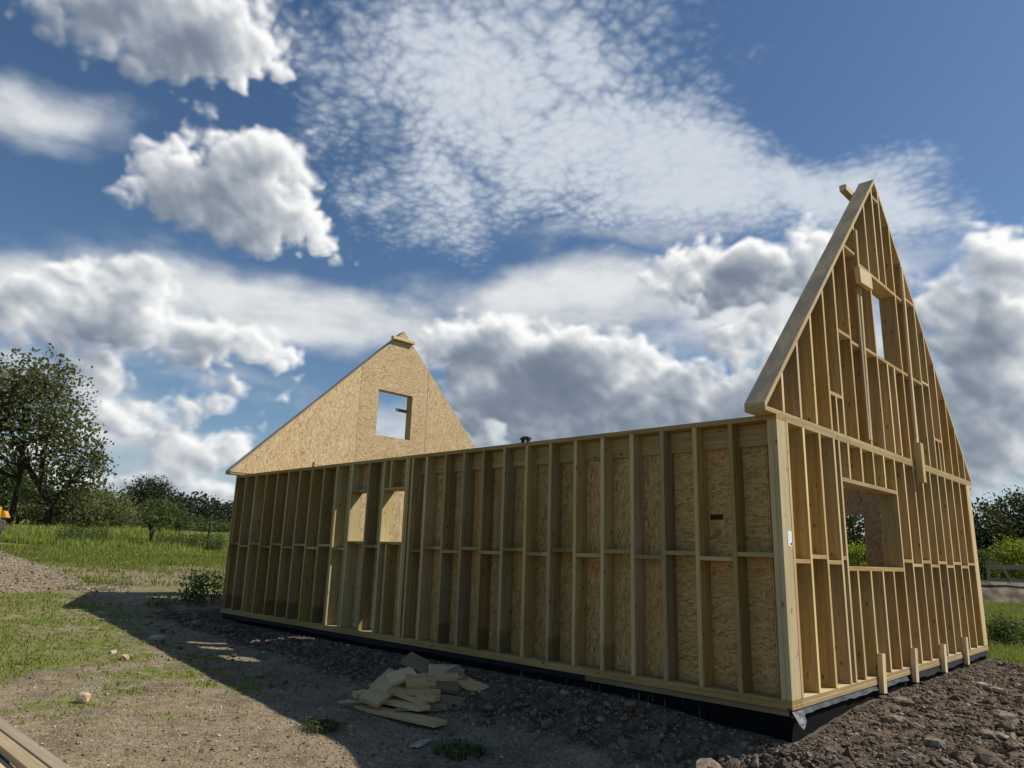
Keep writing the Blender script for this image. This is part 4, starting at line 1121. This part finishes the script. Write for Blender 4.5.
tree('pale_trunk_tree', 'slim tree with a pale grey trunk behind the big forked tree', 'tree', (-52.9, 5.6, 2.0),
     [(-52.3, 5.4, 5.0, 2., 2., 1.5), (-53.5, 3.5, 4.6, 2., 2., 1.5)], 2600, .3, .35, M_leaf_mid, [[((-52.9, 5.6, 2.0), .16), ((-52.8, 5.6, 3.6), .13), ((-52.5, 5.5, 5.2), .06)]], M_bark_pale, seed=2)
for i, (nm, lab, e, n, lf, cl, mt) in enumerate([
    ('hedge_shrub', 'dark bushy hedge shrub below the big tree at the far left', [(-51.5, 4.7, 3.2, 2.6, 2.8, 1.5), (-53.5, 1.8, 3.1, 2.5, 2.5, 1.5)], 5200, .20, .33, M_leaf_mid),
    ('hedge_shrub', 'broad hedge shrub under the right side of the big crown', [(-48.6, 8.9, 3.2, 2.3, 2.4, 1.4), (-49.9, 7.2, 3.0, 2., 2., 1.2)], 5200, .19, .32, M_leaf),
    ('hedge_shrub', 'low dark hedge shrub filling the gap behind the trunk', [(-52.3, 8.3, 2.9, 2.6, 2.4, 1.1)], 2200, .25, .30, M_leaf_dark),
    ('pale_shrub', 'pale grey-green shrub with tall shoots right of the big tree', [(-52.1, 11.0, 3.1, 1.2, 1.2, 1.1), (-51.9, 10.2, 3.7, .7, .7, 1.0), (-52.6, 11.9, 2.7, 1.0, 1.0, .7)], 4600, .18, .26, M_leaf),
    ('olive_shrub', 'olive shrub at the left of the low hedge before the wood', [(-69.2, 23.2, 2.7, 1.9, 2.3, .7)], 1700, .26, .28, M_leaf),
    ('olive_shrub', 'olive shrub in the middle of the low hedge before the wood', [(-69.5, 25.8, 2.8, 2.2, 2.3, .75)], 1700, .26, .28, M_leaf_mid),
    ('olive_shrub', 'olive shrub at the right of the low hedge touching the house corner', [(-70.7, 28.8, 2.8, 2.2, 2.3, .8)], 1700, .26, .28, M_leaf),
    ('olive_shrub', 'dark shrub in the low hedge just right of the round tree', [(-68., 20.6, 2.7, 1.8, 2., .8)], 1500, .26, .28, M_leaf_dark)]):
    bx_, by_ = e[0][0], e[0][1]
    shrub(nm, lab, (bx_, by_, hz(bx_, by_)-.05), e, n, lf, cl, mt, 20+i)
def simple_trunk(x, y, top, r_): z = hz(x, y)-.1; return [[((x, y, z), r_), ((x+.05, y, z+(top-z)*.45), r_*.8), ((x, y+.05, top), r_*.35)]]
tree('round_tree', 'dark round-topped tree rising above the hedge left of the house', 'tree', (-82.4, 23.9, hz(-82.4, 23.9)),
     [(-82.4, 23.9, 6.5, 2.5, 2.5, 1.9), (-82.8, 25.4, 5.3, 1.9, 1.9, 1.5), (-82., 22.4, 5.3, 1.8, 1.8, 1.6)], 9000, .25, .40, M_leaf_dark, simple_trunk(-82.4, 23.9, 6.5, .3), seed=40)
tree('light_tree', 'lighter green bushy tree in front of the dark round one', 'tree', (-60.7, 16.9, hz(-60.7, 16.9)),
     [(-60.7, 16.9, 3.5, 1.6, 1.6, 1.25), (-60.3, 18.0, 3.0, 1.3, 1.3, .7)], 4800, .2, .32, M_leaf_mid, simple_trunk(-60.7, 16.9, 4.6, .16), seed=41)
tree('sapling', 'slim sapling with a small crown, left of the pair in the long grass', 'sapling', (-30.47, 5.83, 1.05),
     [(-30.4, 5.6, 2.35, .65, .65, .40), (-30.2, 6.0, 2.1, .5, .5, .3)], 420, .14, .16, M_leaf_mid, [[((-30.47, 5.83, 1.0), .05), ((-30.42, 5.7, 1.7), .042), ((-30.4, 5.6, 2.5), .012)]], seed=42, group='saplings in the long grass', limbs=8, limb_r=.012)
tree('sapling', 'slim leaning sapling with a sparse crown, right of the pair in the long grass', 'sapling', (-36.04, 9.15, 1.37),
     [(-35.7, 8.9, 2.75, .6, .6, .42), (-35.5, 9.5, 2.5, .45, .45, .3)], 360, .15, .16, M_leaf_mid, [[((-36.04, 9.0, 1.3), .055), ((-35.85, 8.95, 2.0), .045), ((-35.7, 8.9, 2.8), .012)]], seed=43, group='saplings in the long grass', limbs=8, limb_r=.012)
# ------------------------------------------------------------------ trees beyond the right-hand corner
for i, (x, y, ells, n, lab) in enumerate([
    (-10.6, 62.6, [(-10.6, 62.6, 4.5, 2.0, 2.0, 2.1), (-11., 61.5, 2.7, 2.2, 2.2, 2.), (-9., 63.5, 2.9, 2., 2., 2.2)], 5200, 'dark bushy tree nearest the right-hand corner of the house'),
    (-10., 68.6, [(-9.4, 68.6, 5.7, 2.3, 2.3, 2.0), (-9., 70., 3.6, 3., 3., 2.2)], 5000, 'tallest dark tree behind the others at the right edge'),
    (-6.9, 66.7, [(-6.9, 66.7, 5.2, 2.4, 2.4, 2.4), (-4.5, 68., 5.0, 2.8, 2.8, 2.6), (-7.2, 65.5, 2.8, 2.4, 2.4, 2.2)], 6200, 'dark broad tree cut by the right edge of the photo'),
    (-13.7, 71.2, [(-13.7, 71.2, 3.6, 1.8, 1.8, 1.9), (-15.5, 71., 2.9, 2.5, 2.5, 2.2)], 3600, 'small dark tree just peeping out behind the gable at right')]):
    tree('dark_tree', lab, 'tree', (x, y, hz(x, y)), ells, int(n*1.5), .27, .42, M_leaf_dark if i != 2 else M_leaf_dark, simple_trunk(x, y, ells[0][2], .25), seed=50+i, hollow=.3)
shrub('lime_shrub', 'bright yellow-green shrub behind the trestle rail at right', (-7.5, 52.3, -.7), [(-7.3, 52.3, 2.3, 1.35, 1.4, 1.0), (-5.3, 52.8, 1.9, 1.3, 1.4, .9), (-7.3, 52.1, 1.0, 1.9, 1.8, .8)], 5600, .17, .20, M_leaf_lime, 60)
shrub('mid_shrub', 'smaller green shrub between the lime one and the gable corner', (-8.4, 49.5, -.7), [(-8.4, 49.5, 1.5, .9, .9, .9), (-8.9, 50., .8, 1., 1., 1.2)], 1800, .18, .2, M_leaf_mid, 61)
shrub('weed_clump', 'dark leafy weed clump on the grass beside the right gable corner', (-1.5, 15.8, hz(-1.5, 15.8)), [(-1.5, 15.8, -.25, .40, .42, .36), (-1.2, 16.3, -.35, .35, .35, .28)], 2200, .07, .12, M_leaf_weed, 62, cat='weeds')
# seen through the window of the far eaves wall
tree('dark_tree', 'dark tree filling the upper part of the view through the far window', 'tree', (-15.5, 46.9, -.62), [(-15.5, 46.9, 3.7, 2.6, 2.6, 2.0), (-18., 48., 3.2, 2.4, 2.4, 2.2), (-13.4, 47.6, 2.6, 2., 2., 2.)], 5200, .28, .34, M_leaf_dark, simple_trunk(-15.5, 46.9, 4., .2), seed=70)
shrub('lime_shrub', 'yellow-green shrub seen through the far window', (-11.8, 36.6, -.61), [(-11.8, 36.6, 1.9, .9, .9, .55), (-12.6, 36.9, 1.7, .8, .8, .5), (-11.6, 36.4, .6, 1.2, 1.1, .9)], 2600, .15, .18, M_leaf_lime, 71)
shrub('mid_shrub', 'small green shrub low in the view through the far window', (-12., 33.4, -.6), [(-12., 33.4, .9, .7, .7, .5), (-11.3, 34., .5, .9, .9, .7)], 1600, .14, .16, M_leaf_mid, 72)

# far-off wood along the horizon
r_ = np.random.default_rng(77); Pw, Tw = [], []
for az_ in np.arange(-100, 6, .28):
    for k in range(2):
        dist = r_.uniform(190, 250); a = R(az_+r_.uniform(-.2, .2)); x_, y_ = CAM.x+dist*math.sin(a), CAM.y+dist*math.cos(a)
        zb_ = hz(x_, y_); top = r_.uniform(7.2, 9.2)*(1+.10*math.sin(az_*1.1)); top *= .72 if az_ > -48 else 1
        m__ = 240
        q = r_.normal(size=(m__, 3)); q /= np.linalg.norm(q, axis=1)[:, None]
        Pw.append(np.array([x_, y_, zb_+top*.55])+q*np.array([3.6, 3.6, top*.5])*r_.uniform(.6, 1, (m__, 1))); Tw.append(np.clip(.3+.35*q[:, 2]+r_.normal(0, .18, m__), 0, 1))
Pw = np.concatenate(Pw); Tw = np.concatenate(Tw)
V, F, T_ = leaves(Pw, .80*r_.uniform(.6, 1.3, len(Pw)), Tw, 1.3, r=r_)
M_wood = leafy('distant_wood', (.016, .026, .018), (.040, .058, .034), .1)
tag(link('distant_wood', np_mesh('distant_wood', V, F, T_), M_wood), 'dark wood closing the horizon behind the hedge and the house', 'wood', kind='stuff')

# ------------------------------------------------------------------ weeds and grass
def blades(x, y, h, w, lean, tint, r=rng, z=None):
    """three-sided blades of grass, each bent once"""
    n = len(x); z = height(x, y) if z is None else z
    a = r.uniform(0, 2*math.pi, n); ca, sa = np.cos(a), np.sin(a)
    b = r.uniform(0, 2*math.pi, n); l = lean*h*r.uniform(.3, 1.3, n); lx, ly = l*np.cos(b), l*np.sin(b)
    p0 = np.stack([x-ca*w, y-sa*w, z-.01], -1); p1 = np.stack([x+ca*w, y+sa*w, z-.01], -1)
    p2 = np.stack([x+ca*w*.7+lx*.35, y+sa*w*.7+ly*.35, z+h*.6], -1); p3 = np.stack([x-ca*w*.7+lx*.35, y-sa*w*.7+ly*.35, z+h*.6], -1)
    p4 = np.stack([x+lx, y+ly, z+h], -1)
    V = np.stack([p0, p1, p2, p3, p4], 1).reshape(-1, 3); k = np.arange(n)*5
    F = np.concatenate([np.stack([k, k+1, k+2, k+3], -1), np.stack([k+3, k+2, k+4, k+4], -1)])
    Tn = np.stack([tint-.12, tint-.12, tint, tint, tint+.2], 1).ravel()
    return V, F, np.clip(Tn, 0, 1)

def tri_fix(F):
    return F

def grass_obj(name, parts, mat, label):
    V = []; Fq = []; Ft = []; T_ = []; o = 0
    for v, f, t in parts:
        q = f[f[:, 2] != f[:, 3]]; tr = f[f[:, 2] == f[:, 3]][:, :3]
        Ft.append(np.concatenate([q[:, [0, 1, 2]], q[:, [0, 2, 3]], tr])+o); V.append(v); T_.append(t); o += len(v)
    return tag(link(name, np_mesh(name, np.concatenate(V), np.concatenate(Ft), np.concatenate(T_)), mat), label, 'grass', kind='stuff')

parts = []
# short turf of the yard
n = 170000
rr = 1.8+16*rng.random(n)**1.15; aa = rng.uniform(R(108), R(180), n)
x = CAM.x+rr*np.cos(aa); y = CAM.y+rr*np.sin(aa)
so, gr_ = masks(x, y)
keep = (rng.random(n) < gr_**1.3*.9) & ~((x > -10.8) & (x < .1) & (y > -.1) & (y < 7.2))
x, y = x[keep], y[keep]
parts.append(blades(x, y, rng.uniform(.012, .04, len(x))*(1+.7*sstep(-x, 8, 15)), .0035+.0005*np.hypot(x-CAM.x, y-CAM.y)*.6, .7, np.clip(.5+.35*fbm(x*1.5, y*1.5, x*0, 3)+rng.normal(0, .2, len(x)), 0, 1)))
# field beyond, sparser and taller
n = 90000
x = -15.5-rng.random(n)*13; y = rng.uniform(-9, 9.5, n)
so, gr_ = masks(x, y)
keep = (rng.random(n) < gr_) & ~(np.hypot((x-hx)/.9, y-hy) < hr*.95)
x, y = x[keep], y[keep]
parts.append(blades(x, y, rng.uniform(.04, .12, len(x)), .011, .6, np.clip(.5+.35*fbm(x*.8, y*.8, x*0, 3)+rng.normal(0, .2, len(x)), 0, 1)))
# verge to the north of the gable
n = 100000
x = rng.uniform(-11, 4, n); y = 9.5+38*rng.random(n)**1.4
so, gr_ = masks(x, y); keep = rng.random(n) < gr_
x, y = x[keep], y[keep]
parts.append(blades(x, y, rng.uniform(.05, .2, len(x)), .010, .5, np.clip(.5+.35*fbm(x*.8, y*.8, x*0, 3)+rng.normal(0, .2, len(x)), 0, 1)))
grass_obj('short_grass', parts, M_grass, 'short patchy grass over the yard and the verge')
# long meadow grass with pale seed heads
n = 130000
d_ = 22.5+24*rng.random(n)**1.1; az_ = rng.uniform(-86, -58, n)
x = CAM.x+d_*np.sin(np.radians(az_)); y = CAM.y+d_*np.cos(np.radians(az_))
clump = fbm(x*.45, y*.45, x*0+3, 4, .55)
band = sstep(-x+.8*clump*2-.25*np.maximum(y-4, 0), 23.5, 29.)
keep = (rng.random(n) < band*np.clip(.65+1.1*clump, .25, 1)) & (np.hypot(x-dx0-1.2, y-dy0) > 2.3) & (np.hypot(x+28.6, y-7.3) > 1.0) & (np.hypot(x+29.6, y-5.3) > .8)
x, y, clump = x[keep], y[keep], clump[keep]
hh = rng.uniform(.14, .56, len(x))*np.clip(.75+.9*clump, .3, 1.35)*(.35+.65*sstep(-x+rng.normal(0, 1.2, len(x)), 25.5, 31.))*np.where(-x > 38+.4*y, .35, 1)
P1 = blades(x, y, hh, .007+.00032*(-x), .4, np.clip(.45+.5*clump+rng.normal(0, .2, len(x)), 0, 1))
grass_obj('meadow_grass', [P1], M_meadow, 'tall seeding meadow grass in front of the hedge on the left')

def leafy_weed(name, x, y, nst, hgt, spread, leaf, label, seed, mat=M_leaf_weed, cat='weeds', group=None):
    r = np.random.default_rng(seed); z = hz(x, y)
    t = thing(name, (x, y, z), label, cat, group); P, paths = [], []
    for i in range(nst):
        a = r.uniform(0, 6.28); d__ = spread*math.sqrt(r.random()); bx_, by_ = x+d__*math.cos(a), y+d__*math.sin(a)
        h_ = hgt*r.uniform(.55, 1.1); tx, ty = bx_+.35*h_*r.normal()*.6, by_+.35*h_*r.normal()*.6; zb_ = hz(bx_, by_)
        paths.append([(Vector((bx_, by_, zb_-.02)), .006), (Vector(((bx_+tx)/2, (by_+ty)/2, zb_+h_*.55)), .004), (Vector((tx, ty, zb_+h_)), .002)])
        for k in range(int(10+26*h_)):
            s = r.random()**.8; P.append((bx_+(tx-bx_)*s+r.normal(0, .035+leaf*.3), by_+(ty-by_)*s+r.normal(0, .035+leaf*.3), zb_+h_*s+r.normal(0, .02)))
    P = np.array(P); V, F, T_ = leaves(P, leaf*r.uniform(.5, 1.3, len(P)), np.clip(.4+.3*(P[:, 2]-z)/hgt+r.normal(0, .2, len(P)), 0, 1), 2.4, r=r)
    link('foliage', np_mesh('foliage', V, F, T_), mat, t)
    link('stems', np_mesh('stems', *tubes(paths, 5)), mat, t)
    return t
leafy_weed('weed_clump', -12.75, .75, 46, .62, .75, .10, 'tall dark weeds growing against the far left corner of the house', 1)
leafy_weed('weed_clump', -12.2, -.15, 22, .22, .7, .06, 'low weeds spreading in the shadow at the foot of the tall weeds', 2)
leafy_weed('grass_tuft', -3.66, -2.17, 90, .07, .17, .03, 'bright green tuft on the edge of the shadow near the offcuts', 3, M_leaf_mid, 'plant')
leafy_weed('grass_tuft', -2.40, -1.52, 90, .06, .22, .03, 'dark green tuft in the shade right of the flat stone', 4, cat='plant')
leafy_weed('grass_tuft', -28.6, 7.2, 60, .75, .8, .10, 'bushy green weed mound by the long grass left of the fence post', 5, M_leaf_mid, 'plant')
leafy_weed('grass_tuft', -30.3, 3.1, 60, .85, 1.0, .10, 'dark weed mound in the long grass below the hedge', 6, M_leaf_weed, 'plant')
leafy_weed('grass_tuft', -30.0, 6.5, 50, .6, .6, .09, 'leafy weed mound at the foot of the left-hand sapling', 7, M_leaf_mid, 'plant')
